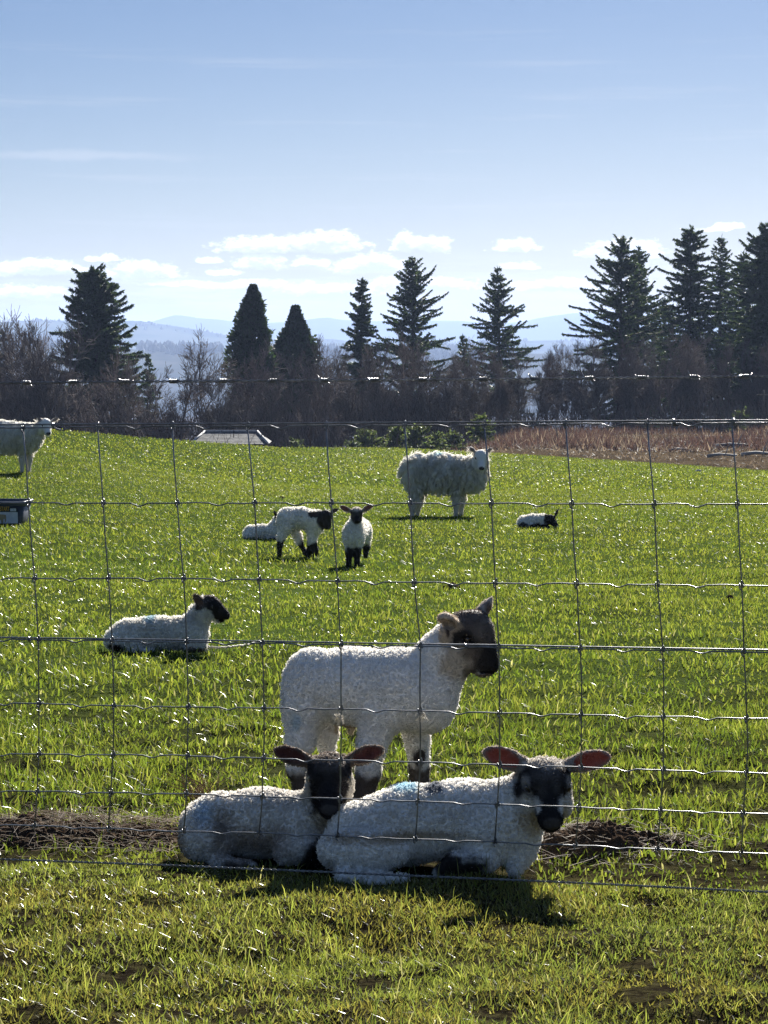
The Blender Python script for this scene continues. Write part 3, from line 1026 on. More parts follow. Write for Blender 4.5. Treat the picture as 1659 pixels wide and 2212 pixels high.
def lamb_front():
    u0, v0 = 765, 1223
    p = hit(u0, v0); s = scale_at(p)
    b = Body(u0, v0, s); K = 8
    b.ell((764, 1156, 0), (24, 26, 29), K); b.chain([((767, 1152, 20), 24), ((775, 1150, 95), 25)], K)
    b.ell((781, 1160, 90), (20, 24, 26), K)
    b.chain([((766, 1142, -2), 18), ((770, 1118, -8), 13)], K)
    b.head((771, 1105, -12), (.03, -.86, -.5), 42, (.06, .05, .046), BLK, woolly=.25, eye=False)
    b.dab((771, 1096, -14), (12, 14, 8), (.55, .5, .44), .5, .4)
    for x in (755, 773): b.chain([((x, 1168, -4), 11), ((x - 1, 1192, -6), 7), ((x - 2, 1223, -6), 6)], K)
    b.chain([((786, 1168, 90), 14), ((791, 1188, 94), 7.5), ((789, 1210, 90), 5.4)], K)
    b.chain([((766, 1168, 92), 13), ((764, 1188, 96), 7), ((765, 1208, 92), 5.4)], K)
    for c in ((755, 1204, -6), (772, 1204, -6), (790, 1202, 92), (764, 1204, 94)): b.dab(c, (14, 16, 26), BLK, .2, .2)
    b.ear((757, 1103, -8), (735, 1093, -10), 14, 3, (.24, .09, .07), (.30, .26, .22), (0, -1, .1))
    b.ear((785, 1102, -8), (806, 1089, -10), 14, 3, (.24, .09, .07), (.30, .26, .22), (0, -1, .1))
    return finish(b, 'lamb', 'white lamb with black legs standing face-on, ears held straight out', 'lamb', FG, 1.9, (.86, .84, .79), FAR, p)


def lamb_behind():
    u0, v0 = 560, 1166
    p = hit(u0, v0 - 1); s = scale_at(p)
    b = Body(u0, v0, s); K = 6
    b.chain([((541, 1151, 4), 15), ((565, 1150, 4), 15), ((592, 1151, 6), 15)], K); b.ell((538, 1156, -4), (13, 13, 11), K)
    b.chain([((587, 1146, 6), 12), ((598, 1124, 6), 8.5)], K)
    b.ell((602, 1120, 5), (8.5, 8, 8), 3); b.cone((605, 1122, 4), (616, 1130, 2), 7.5, 5, 3)
    b.chain([((580, 1164, -10), 4.5), ((600, 1165, -12), 4)], 4)
    b.dab((608, 1120, 4), (15, 14, 12), BLK, .2); b.dab((592, 1166, -10), (14, 10, 5), BLK, .2)
    b.ear((598, 1117, -2), (592, 1104, -6), 8, 2.6, (.03, .02, .02), (.02, .017, .017), (-.2, -1, .1))
    return finish(b, 'lamb', 'lamb lying half hidden behind the sideways lamb, one black ear showing', 'lamb', FG, 1.5, (.86, .84, .79), dict(FAR, n=7000, radius=.0026), p)


def lamb_black_head():
    u0, v0 = 1160, 1142
    p = hit(u0, v0 - 1); s = scale_at(p)
    b = Body(u0, v0, s); K = 6
    b.chain([((1132, 1129, 4), 14), ((1152, 1127, 4), 14), ((1172, 1127, 2), 14)], K); b.ell((1130, 1133, -5), (13, 12, 10), K)
    b.chain([((1174, 1124, 0), 12), ((1186, 1123, -4), 10)], K)
    b.ell((1188, 1122, -6), (10, 9, 10), 3); b.cone((1190, 1124, -8), (1199, 1134, -12), 9.5, 6, 3)
    b.chain([((1148, 1136, -12), 6), ((1162, 1141, -16), 4)], 4); b.chain([((1176, 1138, -8), 5), ((1186, 1141, -12), 4)], 4)
    b.dab((1192, 1126, -8), (19, 20, 18), BLK, .2); b.dab((1154, 1138, -14), (14, 12, 8), BLK, .2, .2); b.dab((1128, 1136, -14), (11, 8, 8), (.05, .05, .05), .5, .3)
    b.dab((1174, 1138, -8), (10, 9, 7), BLK, .2)
    b.ear((1198, 1116, -6), (1205, 1100, -6), 7, 2, (.03, .02, .02), (.02, .018, .018), (-.4, -.9, .1))
    b.ear((1184, 1116, -10), (1175, 1113, -14), 7, 2, (.03, .02, .02), (.02, .018, .018), (-.2, -1, .3))
    return finish(b, 'lamb', 'lamb lying alone at the right with an all-black head and one ear up', 'lamb', FG, 1.4, (.86, .84, .79), dict(FAR, n=7000, radius=.0028), p)


EWEW = (.76, .74, .68)
EWEH = dict(n=26000, length=.065, radius=.0035, lock=.06, droop=1.1, curl=.22, conv=.55, npts=5, minlen=.008)


def ewe_right():
    u0, v0 = 950, 1115
    p = hit(u0, v0); s = scale_at(p)
    b = Body(u0, v0, s); K = 12
    b.chain([((904, 1014, 0), 38), ((955, 1016, 0), 40), ((1010, 1018, -4), 37)], K)
    b.ell((895, 1022, 0), (28, 36, 36), K); b.ell((1022, 1026, -8), (28, 34, 34), K); b.ell((955, 1035, 0), (60, 36, 28), K)
    b.chain([((1022, 1012, -10), 28), ((1037, 990, -26), 17)], K)
    b.head((1037, 983, -36), (.0, -.86, -.51), 58, (.70, .69, .67), (.68, .67, .65), woolly=.10, nose=(.012, .012, .012), narrow=.82)
    b.dab((1037, 973, -22), (13, 20, 7), EWEW, .35, .3)
    for (x, dy) in ((897, -18), (909, 16)): b.chain([((x, 1052, dy), 17), ((x - 4, 1080, dy), 8), ((x - 6, 1092, dy), 5.6), ((x - 7, 1115, dy), 5.2)], K)
    for (x, dy) in ((986, -14), (998, 14)): b.chain([((x, 1052, dy), 14), ((x - 1, 1085, dy), 6.4), ((x - 2, 1115, dy), 5.2)], K)
    b.ear((1025, 975, -34), (1010, 963, -36), 14, 4.2, (.30, .22, .20), (.62, .58, .54), (.1, -1, .1))
    b.ear((1049, 975, -34), (1062, 964, -36), 14, 4.2, (.30, .22, .20), (.62, .58, .54), (-.1, -1, .1))
    b.dab((900, 1106, 0), (34, 50, 42), (.50, .47, .44), .08, .08); b.dab((992, 1106, 0), (30, 50, 42), (.50, .47, .44), .08, .08)
    b.dab((945, 975, 0), (8, 20, 6), (.40, .58, .62), None, .4)
    return finish(b, 'ewe', 'whole shaggy ewe standing side-on in mid field, white face towards the camera', 'sheep', 'ewes in the field', 2.6, EWEW, EWEH, p, shrink=.03)


def ewe_left():
    u0, v0 = 20, 1020
    p = hit(u0, v0); s = scale_at(p)
    b = Body(u0, v0, s); K = 10
    b.chain([((-38, 938, 0), 33), ((8, 942, 0), 36), ((52, 941, -3), 33)], K)
    b.ell((-48, 945, 0), (24, 30, 32), K); b.ell((66, 945, -6), (24, 28, 30), K); b.ell((8, 956, 0), (48, 30, 24), K)
    b.chain([((72, 938, -8), 26), ((98, 917, -16), 14)], K)
    b.head((104, 915, -20), (.28, -.84, -.46), 49, (.70, .69, .67), (.68, .67, .65), woolly=.10, nose=(.012, .012, .012), narrow=.82)
    b.dab((102, 905, -10), (14, 20, 7), EWEW, .35, .3)
    for (x, dy) in ((-40, -14), (-30, 12)): b.chain([((x, 970, dy), 14), ((x - 4, 992, dy), 6.4), ((x - 5, 1020, dy), 4.2)], K)
    for (x, dy) in ((50, -10), (62, 10)): b.chain([((x, 968, dy), 11), ((x, 994, dy), 5.2), ((x - 1, 1020, dy), 4.2)], K)
    b.ear((94, 908, -18), (85, 902, -24), 12, 3.6, (.30, .22, .20), (.62, .58, .54), (.1, -1, .1))
    b.ear((115, 909, -22), (132, 902, -22), 12, 3.6, (.30, .22, .20), (.62, .58, .54), (-.1, -1, .1))
    b.dab((-35, 1012, 0), (30, 50, 36), (.50, .47, .44), .08, .08); b.dab((56, 1012, 0), (30, 50, 36), (.50, .47, .44), .08, .08)
    return finish(b, 'ewe', 'ewe at the left edge of the picture, its hindquarters cut off by the frame', 'sheep', 'ewes in the field', 2.2, EWEW, dict(EWEH, n=18000, radius=.0042, length=.055), p, shrink=.03)


ANIMALS = [lamb_standing(), lamb_left(), lamb_right(), lamb_resting(), lamb_walking(), lamb_front(), lamb_behind(), lamb_black_head(), ewe_right(), ewe_left()]

# ------------------------------------------------------------------ fence
FY, FM = 4.13, .1756


def fpt(u, v, off=0.0):
    """point of the fence's own upright plane"""
    d = ray(u, v)
    t = (FY + off) / (d[1] + FM * d[0])
    return CAMP + d * t


STAY_U = [75, 235, 397, 560, 728, 897, 1070, 1245, 1422, 1602]
WIRES = [  # rows at the stays of the picture, from top to bottom
    [922.5, 922, 921, 920.5, 919.5, 918.5, 917, 916, 915, 913.5],
    [1086, 1086.5, 1086.5, 1087, 1087, 1087.5, 1088, 1088.5, 1089, 1089],
    [1249.5, 1249.5, 1251, 1253, 1255, 1258, 1260, 1261.5, 1263, 1265],
    [1382, 1385, 1387.5, 1390, 1393, 1396, 1398.5, 1402, 1405, 1408],
    [1520, 1524, 1527, 1529, 1532, 1536, 1540.5, 1545, 1549, 1553],
    [1629, 1631, 1633, 1638, 1642, 1646.5, 1652, 1658, 1664, 1669],
    [1709.5, 1712, 1715, 1721, 1725.5, 1731.5, 1737, 1743.5, 1750, 1757],
    [1784, 1789, 1796, 1799.5, 1806, 1812, 1818.5, 1827, 1834, 1842]]
OFFS = [-24, -11, 0, 8, 10, 9, 5, 0]


def ext(vals):
    """continue the wire past the picture"""
    vals = list(vals)
    a, b = vals[1] - vals[0], vals[-1] - vals[-2]
    return [vals[0] - 4 * a, vals[0] - 3 * a, vals[0] - 2 * a, vals[0] - a] + vals + [vals[-1] + b, vals[-1] + 2 * b, vals[-1] + 3 * b, vals[-1] + 4 * b]


def knot_mesh():
    mb = MB()
    for dx in (-.0032, 0, .0032):
        an = np.linspace(0, 2 * np.pi, 9)
        mb.tube(np.stack([dx + an * 0, np.cos(an) * .0031, np.sin(an) * .0031], 1), .00135, 5, False)
    for sz in (-1, 1):
        mb.tube([[.0032 * sz, 0, .003 * sz], [.0022 * sz, -.0012, .0065 * sz], [0, 0, .009 * sz]], [.0014, .0015, .0013], 5)
    return mb.mesh('knot', M_WIRE)


def fence():
    fu = ext(STAY_U)
    root = empty('wire_fence', np.array([0, FY, gz1(0, FY)]))
    tag(root, 'galvanised square-mesh stock fence running across the whole foreground', 'fence')
    o0 = np.array(root.location)
    grid = []
    rs = np.random.default_rng(3)
    for w, (rows, off) in enumerate(zip(WIRES, OFFS)):
        rows = ext(rows)
        P = [fpt(u + off + rs.normal(0, 1.2), v + rs.normal(0, .5)) - o0 for u, v in zip(fu, rows)]
        grid.append(P)
        pts = []
        for i in range(len(P) - 1):
            a, b = P[i], P[i + 1]
            c = .5 + rs.normal(0, .04)
            dip = (.0048 if w < 6 else .0032) * (.8 + .4 * rs.random())
            sg = rs.normal(0, .0007, 2)
            pts += [a, a + (b - a) * .25 + [0, 0, sg[0]], a + (b - a) * (c - .12), a + (b - a) * (c - .02) - [0, 0, dip], a + (b - a) * (c + .02) - [0, 0, dip], a + (b - a) * (c + .12), a + (b - a) * .8 + [0, 0, sg[1]]]
        pts.append(P[-1])
        mb = MB(); mb.tube(pts, .00165 if w in (0,) else .00145, 6)
        mb.build('line_wire', M_WIRE, root)
    kn = knot_mesh()
    for i in range(len(fu)):
        pts = []
        for w in range(8):
            g = grid[w][i] + np.array([0, -.0025, 0])
            if w: pts.append((pts[-1] * .5 + g * .5) + rs.normal(0, .0007, 3))
            pts.append(g)
        mb = MB(); mb.tube(pts, .00135, 6)
        mb.build('stay_wire', M_WIRE, root)
        for w in range(8):
            k = link('knot', kn, root, grid[w][i])
            k.rotation_euler = (rs.normal(0, .2), rs.normal(0, .08), -math.atan(FM))
    # straining wires tied to the mesh
    for rows, off in (([917, 916, 915.5, 914.5, 913.5, 912.5, 911.5, 910, 909, 908], -.002), ([1378, 1380, 1382.5, 1385, 1388, 1391, 1393.5, 1397, 1400, 1403], .004)):
        P = [fpt(u, v, off) - o0 for u, v in zip(fu, ext(rows))]
        mb = MB(); mb.tube(P, .0017, 6); mb.build('straining_wire', M_WIRE, root)
    for (u, v0, v1) in ((112, 914, 926), (1453, 906, 919), (1583, 905, 919), (1003, 1391, 1401), (60, 1376, 1386)):
        a, b = fpt(u, v0) - o0, fpt(u + 2, v1) - o0
        mb = MB()
        an = np.linspace(0, 4 * np.pi, 17)
        h = (a - b)[2] / 2
        mb.tube(np.stack([(a[0] + b[0]) / 2 + an * .0003, (a[1] + b[1]) / 2 + np.cos(an) * .0030, (a[2] + b[2]) / 2 + np.sin(an) * h], 1), .0012, 5)
        mb.build('wire_clip', M_WIRE, root)
    # posts beyond the frame on both sides carry the fence
    for i, uu in enumerate((-760, 2420)):
        q = fpt(uu, 1500, .07)
        zg = gz1(q[0], q[1])
        mb = MB()
        mb.tube([[q[0], q[1], zg - .3], [q[0], q[1], zg + .4], [q[0] + .005, q[1], zg + 1.06], [q[0] + .005, q[1], zg + 1.075]], [.05, .048, .046, .038], 14)
        o = mb.build('fence_post', M_POST)
        tag(o, ['round wooden post at the left end of the wire fence', 'round wooden post at the right end of the wire fence'][i], 'fence post', 'fence posts')


fence()


def barbed_wire():
    us = np.linspace(-760, 2420, 900)
    rows = np.interp(us, [-760, 0, 350, 700, 1000, 1300, 1659, 2420], [834, 827, 824, 822, 819.5, 817, 813, 805])
    P = np.array([fpt(u, v, -.01) for u, v in zip(us, rows)])
    root = empty('barbed_wire', P[450]); o0 = P[450]
    tag(root, 'twisted barbed wire stretched above the mesh fence', 'wire')
    an = us / 29.0 * 2 * np.pi
    for ph in (0, np.pi):
        Q = P - o0 + np.stack([an * 0, np.cos(an + ph) * .0015, np.sin(an + ph) * .0015], 1)
        mb = MB(); mb.tube(Q, .00125, 5); mb.build('strand', M_RUST, root)
    rs = np.random.default_rng(8)
    bu = [57, 160, 270, 375, 482, 590, 700, 808, 915, 1043, 1155, 1272, 1385, 1500, 1610]
    bu = [57 - 108 * k for k in range(6, 0, -1)] + bu + [1610 + 113 * k for k in range(1, 6)]

    def barb():
        mb = MB()
        an = np.linspace(0, 5 * 2 * np.pi, 46)
        x = np.linspace(-.0075, .0075, 46)
        mb.tube(np.stack([x, np.cos(an) * .0036, np.sin(an) * .0036], 1), .0011, 4)
        for sx in (-1, 1):
            for sg in (0, 1):
                a = rs.uniform(0, 6.28)
                d = np.array([sx * rs.uniform(.2, .7), math.cos(a), math.sin(a)]); d /= np.linalg.norm(d)
                st = np.array([sx * .0075, math.cos(a - 1.4) * .0036, math.sin(a - 1.4) * .0036])
                mb.tube([st, st + d * .006, st + d * .0135 + [0, 0, -.001]], [.0011, .0010, .00025], 4)
        return mb.mesh('barb', M_RUST)
    ms = [barb() for _ in range(5)]
    for k, u in enumerate(bu):
        v = np.interp(u, us, rows)
        b = link('barb', ms[k % 5], root, fpt(u, v, -.01) - o0)
        b.rotation_euler = (rs.uniform(0, 6.28), 0, -math.atan(FM))


barbed_wire()


def bottom_wire():
    us = np.linspace(-760, 2420, 700)
    rows = np.interp(us, [-760, 0, 364, 686, 892, 1202, 1371, 1659, 2420], [1828, 1856, 1869, 1883, 1892, 1905, 1913, 1927, 1958])
    P = np.array([fpt(u, v, -.012) for u, v in zip(us, rows)])
    o0 = P[350]; root = empty('ground_wire', o0)
    tag(root, 'lowest twisted strand of wire running just above the grass', 'wire')
    an = us / 26.0 * 2 * np.pi
    for ph in (0, np.pi):
        Q = P - o0 + np.stack([an * 0, np.cos(an + ph) * .0014, np.sin(an + ph) * .0014], 1)
        mb = MB(); mb.tube(Q, .00125, 5); mb.build('strand', M_RUST, root)


bottom_wire()


def wool_tuft(u, v, n, size, label):
    rs = np.random.default_rng(int(u))
    o = fpt(u, v, -.006)
    mb = MB()
    for _ in range(n):
        d = rs.normal(0, 1, 3) * [1, .5, 1]; d /= np.linalg.norm(d)
        c = rs.normal(0, size * .25, 3)
        e = rs.normal(0, size * .3, 3)
        P = np.array([c, c + d * size * .5 + e * .5, c + d * size * .6 + e + [0, 0, -size * .35]])
        mb.tube(P, [.0006, .0005, .0003], 3, False, (.72, .68, .60))
    ob = mb.build('wool_tuft', M_FUR, None, o)
    tag(ob, label, 'wool tuft', 'wool caught on the fence')


wool_tuft(733, 1549, 40, .011, 'wisp of wool caught on the wire left of the standing lamb middle')
wool_tuft(911, 1545, 40, .012, 'wisp of wool caught on the wire over the standing lamb chest')


# ------------------------------------------------------------------ grass and ground cover
def field_depth(u): return np.interp(u, CRU, CRD)


def blades(name, P, h, w, col, lean, mat, seed, simple=False, kind='stuff', label=None, cat=None, tipcol=None):
    rs = np.random.default_rng(seed)
    n = len(P)
    fa = rs.random(n) * 2 * np.pi
    side = np.stack([np.cos(fa), np.sin(fa), rs.normal(0, .15, n)], 1)
    la = rs.random(n) * 2 * np.pi
    ld = np.stack([np.cos(la), np.sin(la), np.zeros(n)], 1) * (lean * h)[:, None]
    up = np.array([0, 0, 1.])
    b0 = P - side * (w / 2)[:, None]; b1 = P + side * (w / 2)[:, None]
    hz = h * np.sqrt(np.clip(1 - .6 * lean ** 2, .08, 1))
    tip = P + ld + up * hz[:, None]
    if simple:
        V = np.stack([b0, b1, tip], 1).reshape(-1, 3)
        t = np.arange(3 * n).reshape(-1, 3)
        C = np.repeat(col, 3, 0)
        me = mesh_np(name, V, None, t, mat, C)
    else:
        m = P + ld * .38 + up * (hz * .62)[:, None]
        m0 = m - side * (w * .42)[:, None]; m1 = m + side * (w * .42)[:, None]
        V = np.stack([b0, b1, m1, m0, tip], 1).reshape(-1, 3)
        i = np.arange(n)[:, None] * 5
        q = i + np.array([0, 1, 2, 3]); t = i + np.array([3, 2, 4])
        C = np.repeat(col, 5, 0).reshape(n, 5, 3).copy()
        C[:, :2] *= .8  # blade bases darkened, shade low among the blades painted in
        me = mesh_np(name, V, q, t, mat, C.reshape(-1, 3))
    o = link(name, me)
    tag(o, label, cat, kind=kind)
    return o


LYING = [(np.array(o.location), r) for o, r in zip(ANIMALS, [None, (.20, .10), (.25, .11), (.24, .08), None, None, (.2, .08), (.2, .08), None, None])]


def clear_of_animals(P):
    k = np.ones(len(P), bool)
    for (c, r) in LYING:
        if r is None: continue
        k &= ((P[:, 0] - c[0]) / r[0]) ** 2 + ((P[:, 1] - c[1] - .03) / r[1]) ** 2 > 1
    return k


def scatter(y0, y1, n, margin, rs, power=1.0):
    """random spots of the land, spread evenly over ground area"""
    y = y0 + (y1 - y0) * rs.random(n * 3)
    wid = y * .3464 * .5 * (1 + margin) + .15
    keep = rs.random(n * 3) < wid / wid.max()
    y = y[keep][:n]; wid = wid[keep][:n]
    x = (rs.random(len(y)) * 2 - 1) * wid
    return x, y


# soil heaps beside the fence and their place
def px_ground(u, v): return hit(u, v)


HEAPS = [(1255, 1838, .15, .11, .038), (1420, 1832, .11, .08, .012), (130, 1800, .24, .13, .026), (320, 1806, .13, .12, .020), (-150, 1795, .2, .12, .024), (1760, 1850, .12, .06, .012)]
HC = [(px_ground(u, v), a, b, h) for (u, v, a, b, h) in HEAPS]


def heap_z(x, y):
    z = np.zeros_like(x)
    for (c, a, b, h) in HC:
        d = ((x - c[0]) / a) ** 2 + ((y - c[1]) / b) ** 2
        z = np.maximum(z, h * np.clip(1 - d, 0, 1) ** .8)
    return z


def heap_mask(x, y, grow=1.0):
    m = np.zeros_like(x)
    for (c, a, b, h) in HC:
        d = ((x - c[0]) / (a * grow)) ** 2 + ((y - c[1]) / (b * grow)) ** 2
        m = np.maximum(m, np.clip(1.4 - d, 0, 1))
    return m


HEAP_LABELS = ['dark crumbly soil heap right of the larger lying lamb', 'low scrape of bare soil near the right edge behind the fence',
               'strawy soil heap at the far left behind the fence', 'low strawy soil heap just left of the smaller lying lamb',
               'soil heap behind the fence beyond the left edge', 'soil heap behind the fence beyond the right edge']
for (c, a, b, h), lab in zip(HC, HEAP_LABELS):
    n = 84
    g = np.linspace(-1.12, 1.12, n)
    X, Y = np.meshgrid(g * a + c[0], g * b + c[1], indexing='ij')
    d = ((X - c[0]) / a) ** 2 + ((Y - c[1]) / b) ** 2
    Pn = np.stack([X, Y, 0 * X], -1)
    Z = gz(X, Y) + bumps(X, Y) - .012 + (h + .012) * np.clip(1.1 - d, 0, 1) ** .8 + ((vnoise(Pn + 7, .034, 9) - .5) * .022 + (vnoise(Pn + 3, .012, 10) - .5) * .020 + (vnoise(Pn + 3, .006, 12) - .5) * .010) * np.clip(1.25 - d, 0, 1)
    V = np.stack([X, Y, Z], -1).reshape(-1, 3)
    i = np.arange(n - 1)[:, None] * n + np.arange(n - 1)[None]
    o = link('soil_heap', mesh_np('soil_heap', V, np.stack([i, i + n, i + n + 1, i + 1], -1).reshape(-1, 4), None, M_SOIL))
    tag(o, lab, 'soil heap', 'soil heaps along the fence')


def build_grass():
    rs = np.random.default_rng(21)
    fence_y = lambda x: FY - FM * x
    G1, G2, G3 = np.array([.076, .112, .020]), np.array([.136, .160, .032]), np.array([.165, .178, .046])

    def colmix(x, y, n, dry=.06):
        t = vn2(x, y, .5, 11) * .5 + vn2(x, y, 3.0, 12) * .5
        a = np.clip((t - .3) / .4 + rs.normal(0, .3, n), 0, 1)[:, None]
        c = G1 * (1 - a) + G2 * a
        m = rs.random(n) < .18
        c[m] = G3
        m = rs.random(n) < dry
        c[m] = np.array([.24, .23, .14])
        return c * (.55 + .9 * rs.random((n, 1)))

    # verge in front of the fence: close moss and short grass with gaps down to the soil
    for part in range(3):
        x, y = scatter(2.2, 4.5, (135000, 34000, 5200)[part], .7, rs)
        k = (y < fence_y(x) + .10)
        patch = vn2(x, y, .10, 13) * .55 + vn2(x, y, .03, 14) * .45
        k &= (patch > (.29, .40, .40)[part] + .08 * rs.random(len(x)))
        x, y = x[k], y[k]
        z = gz(x, y) + bumps(x, y)
        P = np.stack([x, y, z], 1); P = P[clear_of_animals(P)]
        n = len(P); x, y = P[:, 0], P[:, 1]
        big = .5 + 1.0 * vn2(x, y, .22, 15)
        h = ((.005 + .011 * rs.random(n)), (.007 + .015 * rs.random(n)), (.022 + .030 * rs.random(n)))[part] * big
        w = ((.0016 + .0022 * rs.random(n)), (.0013 + .0010 * rs.random(n)), (.0014 + .0010 * rs.random(n)))[part]
        c = colmix(x, y, n, (.05, .08, .08)[part]) * 1.3
        c = c * .78 + np.array([.030, .029, .014]) + np.array([.03, .03, .02]) * rs.random((n, 1))
        if part == 0:
            moss = sstep(vn2(x, y, .22, 16) + (rs.random(n) - .5) * .35, .40, .60)[:, None]
            c = c * .8 * (1 - moss) + np.array([.175, .160, .052]) * moss * (.5 + .8 * rs.random((n, 1)))
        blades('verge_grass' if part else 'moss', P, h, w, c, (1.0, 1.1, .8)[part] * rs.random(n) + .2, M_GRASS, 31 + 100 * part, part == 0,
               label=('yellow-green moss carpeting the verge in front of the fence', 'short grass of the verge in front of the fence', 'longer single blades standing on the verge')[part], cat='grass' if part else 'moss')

    # longer grass close behind the fence, thinning over soil
    x, y = scatter(3.9, 7.0, 62000, .6, rs)
    k = (y > fence_y(x) - .02)
    k &= rs.random(len(x)) > heap_mask(x, y, 1.0) * .58
    k &= vn2(x, y, .12, 18) * .6 + vn2(x, y, .04, 19) * .4 > .34 + .1 * rs.random(len(x))
    x, y = x[k], y[k]
    P = np.stack([x, y, gz(x, y) + bumps(x, y)], 1); P = P[clear_of_animals(P)]
    n = len(P); x, y = P[:, 0], P[:, 1]
    h = (.012 + .030 * rs.random(n)) * (.35 + 1.2 * vn2(x, y, .35, 17)) * (.35 + .65 * sstep(y - fence_y(x), .1, .6))
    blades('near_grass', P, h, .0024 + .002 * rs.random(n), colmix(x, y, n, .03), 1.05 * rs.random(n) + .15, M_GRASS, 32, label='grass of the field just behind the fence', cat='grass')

    x, y = scatter(7.0, 15, 78000, .4, rs)
    P = np.stack([x, y, gz(x, y) + bumps(x, y)], 1); P = P[clear_of_animals(P)]
    n = len(P); x, y = P[:, 0], P[:, 1]
    h = (.012 + .026 * rs.random(n)) * (.4 + 1.1 * vn2(x, y, .6, 17))
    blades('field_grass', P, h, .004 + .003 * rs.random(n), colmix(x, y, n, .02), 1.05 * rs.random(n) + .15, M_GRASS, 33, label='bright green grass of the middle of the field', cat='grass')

    x, y = scatter(15, 40, 160000, .35, rs)
    P = np.stack([x, y, gz(x, y) + bumps(x, y)], 1); P = P[clear_of_animals(P)]
    n = len(P); x, y = P[:, 0], P[:, 1]
    u = CU + F * x / y
    h = (.018 + .024 * rs.random(n)) * (.5 + 1.0 * vn2(x, y, 1.2, 17))
    blades('field_grass', P, h, .007 + .006 * rs.random(n), colmix(x, y, n, .01), 1.1 * rs.random(n) + .2, M_GRASSF, 34, True, label='bright green grass of the far part of the field', cat='grass')

    x, y = scatter(38, 80, 130000, .3, rs)
    u = CU + F * x / y
    k = y < field_depth(u) + .3
    x, y = x[k], y[k]; n = len(x)
    P = np.stack([x, y, gz(x, y)], 1)
    h = .022 + .026 * rs.random(n)
    blades('field_grass', P, h, .022 + .016 * rs.random(n), colmix(x, y, n, .0), 1.1 * rs.random(n) + .2, M_GRASSF, 35, True, label='bright green grass along the far edge of the field', cat='grass')


build_grass()


def straw():
    """dead stems lying over the soil heaps"""
    rs = np.random.default_rng(77)
    mb = MB()
    spots = []
    for (c, a, b, h), n in zip(HC, (420, 130, 620, 330, 260, 60)):
        for _ in range(n):
            spots.append((c[0] + rs.normal(0, a * .72), c[1] + rs.normal(0, b * 1.0) + rs.normal(0, .03)))
    for _ in range(140):
        yy = rs.uniform(2.4, 4.15); spots.append((rs.uniform(-1, 1) * (yy * .2 + .15), yy))
    for x, y in spots:
        z = gz1(x, y) + float(heap_z(np.array(x), np.array(y))) + rs.uniform(.0, .016)
        verge = y < FY - FM * x - .12
        az = rs.uniform(0, 6.28) if verge else rs.normal(0, 1.0) + (0 if rs.random() < .6 else 1.5); Ln = rs.uniform(.015, .05) if rs.random() < .6 else rs.uniform(.04, .13)
        if verge: Ln = rs.uniform(.008, .035)
        d = np.array([math.cos(az), math.sin(az), rs.normal(0, .12)])
        bend = rs.normal(0, .08, 3) * Ln
        a = np.array([x, y, z]) - d * Ln / 2; c = np.array([x, y, z]) + d * Ln / 2
        m = (a + c) / 2 + bend + [0, 0, .004]
        col = np.array([.27, .205, .13]) * rs.uniform(.3, 1.2) if rs.random() < .6 else np.array([.16, .10, .06]) * rs.uniform(.6, 1.3)
        mb.tube([a, m, c], rs.uniform(.00025, .0006), 3, False, np.clip(col, 0, .8))
    o = mb.build('straw', M_STRAW)
    tag(o, 'loose straw and dead stems strewn along the foot of the fence', 'straw', kind='stuff')
    # a standing tuft of dead grass behind the smaller lamb
    mb = MB()
    c = hit(440, 1745)
    for _ in range(70):
        b = c + np.array([rs.normal(0, .018), rs.normal(0, .03), 0]); b[2] = gz1(b[0], b[1])
        Ln = rs.uniform(.05, .125); le = np.array([rs.normal(-.25, .35), rs.normal(0, .3), 1]); le /= np.linalg.norm(le)
        mb.tube([b, b + le * Ln * .6, b + le * Ln + [le[0] * Ln * .5, 0, -.01]], [.001, .0009, .0004], 3, False, np.array([.36, .26, .15]) * rs.uniform(.5, 1.2))
    o = mb.build('dry_grass_tuft', M_STRAW)
    tag(o, 'upright tuft of brown dead grass behind the smaller lying lamb', 'dry grass')


straw()


def twine():
    rs = np.random.default_rng(4)
    pts = [(436, 1398), (452, 1406), (470, 1408), (490, 1407), (510, 1405), (530, 1402), (548, 1398), (561, 1394)]
    P = []
    for u, v in pts:
        q = hit(u, v + 3); P.append(q + [0, 0, .022])
    P = np.array(P); t = np.linspace(0, 1, len(P)); tt = np.linspace(0, 1, 60)
    Q = np.stack([np.interp(tt, t, P[:, i]) for i in range(3)], 1) + rs.normal(0, .0012, (60, 3))
    mb = MB()
    for k in range(3):
        an = tt * 60 + k * 2.1
        mb.tube(Q + np.stack([an * 0, np.cos(an) * .003, np.sin(an) * .003], 1), .0022, 4, True, (.68, .66, .60))
    o = mb.build('twine', M_FUR)
    tag(o, 'white strand of frayed twine on the grass before the resting lamb', 'twine')


twine()


def clod(u, v, r, mat, label, cat='clod', name='earth_clod'):
    p = hit(u, v)
    me = sphere_mesh(name, mat, 18, 12)
    co = np.empty(len(me.vertices) * 3); me.vertices.foreach_get('co', co); co = co.reshape(-1, 3)
    co *= (1 + (vnoise(co + u, .45, 2) - .5) * .9 + (vnoise(co + u, .2, 3) - .5) * .4)[:, None]
    co *= np.array([r, r * .9, r * .6])
    me.vertices.foreach_set('co', co.ravel())
    o = link(name, me, None, p + [0, 0, r * .25])
    tag(o, label, cat, 'clods on the grass')


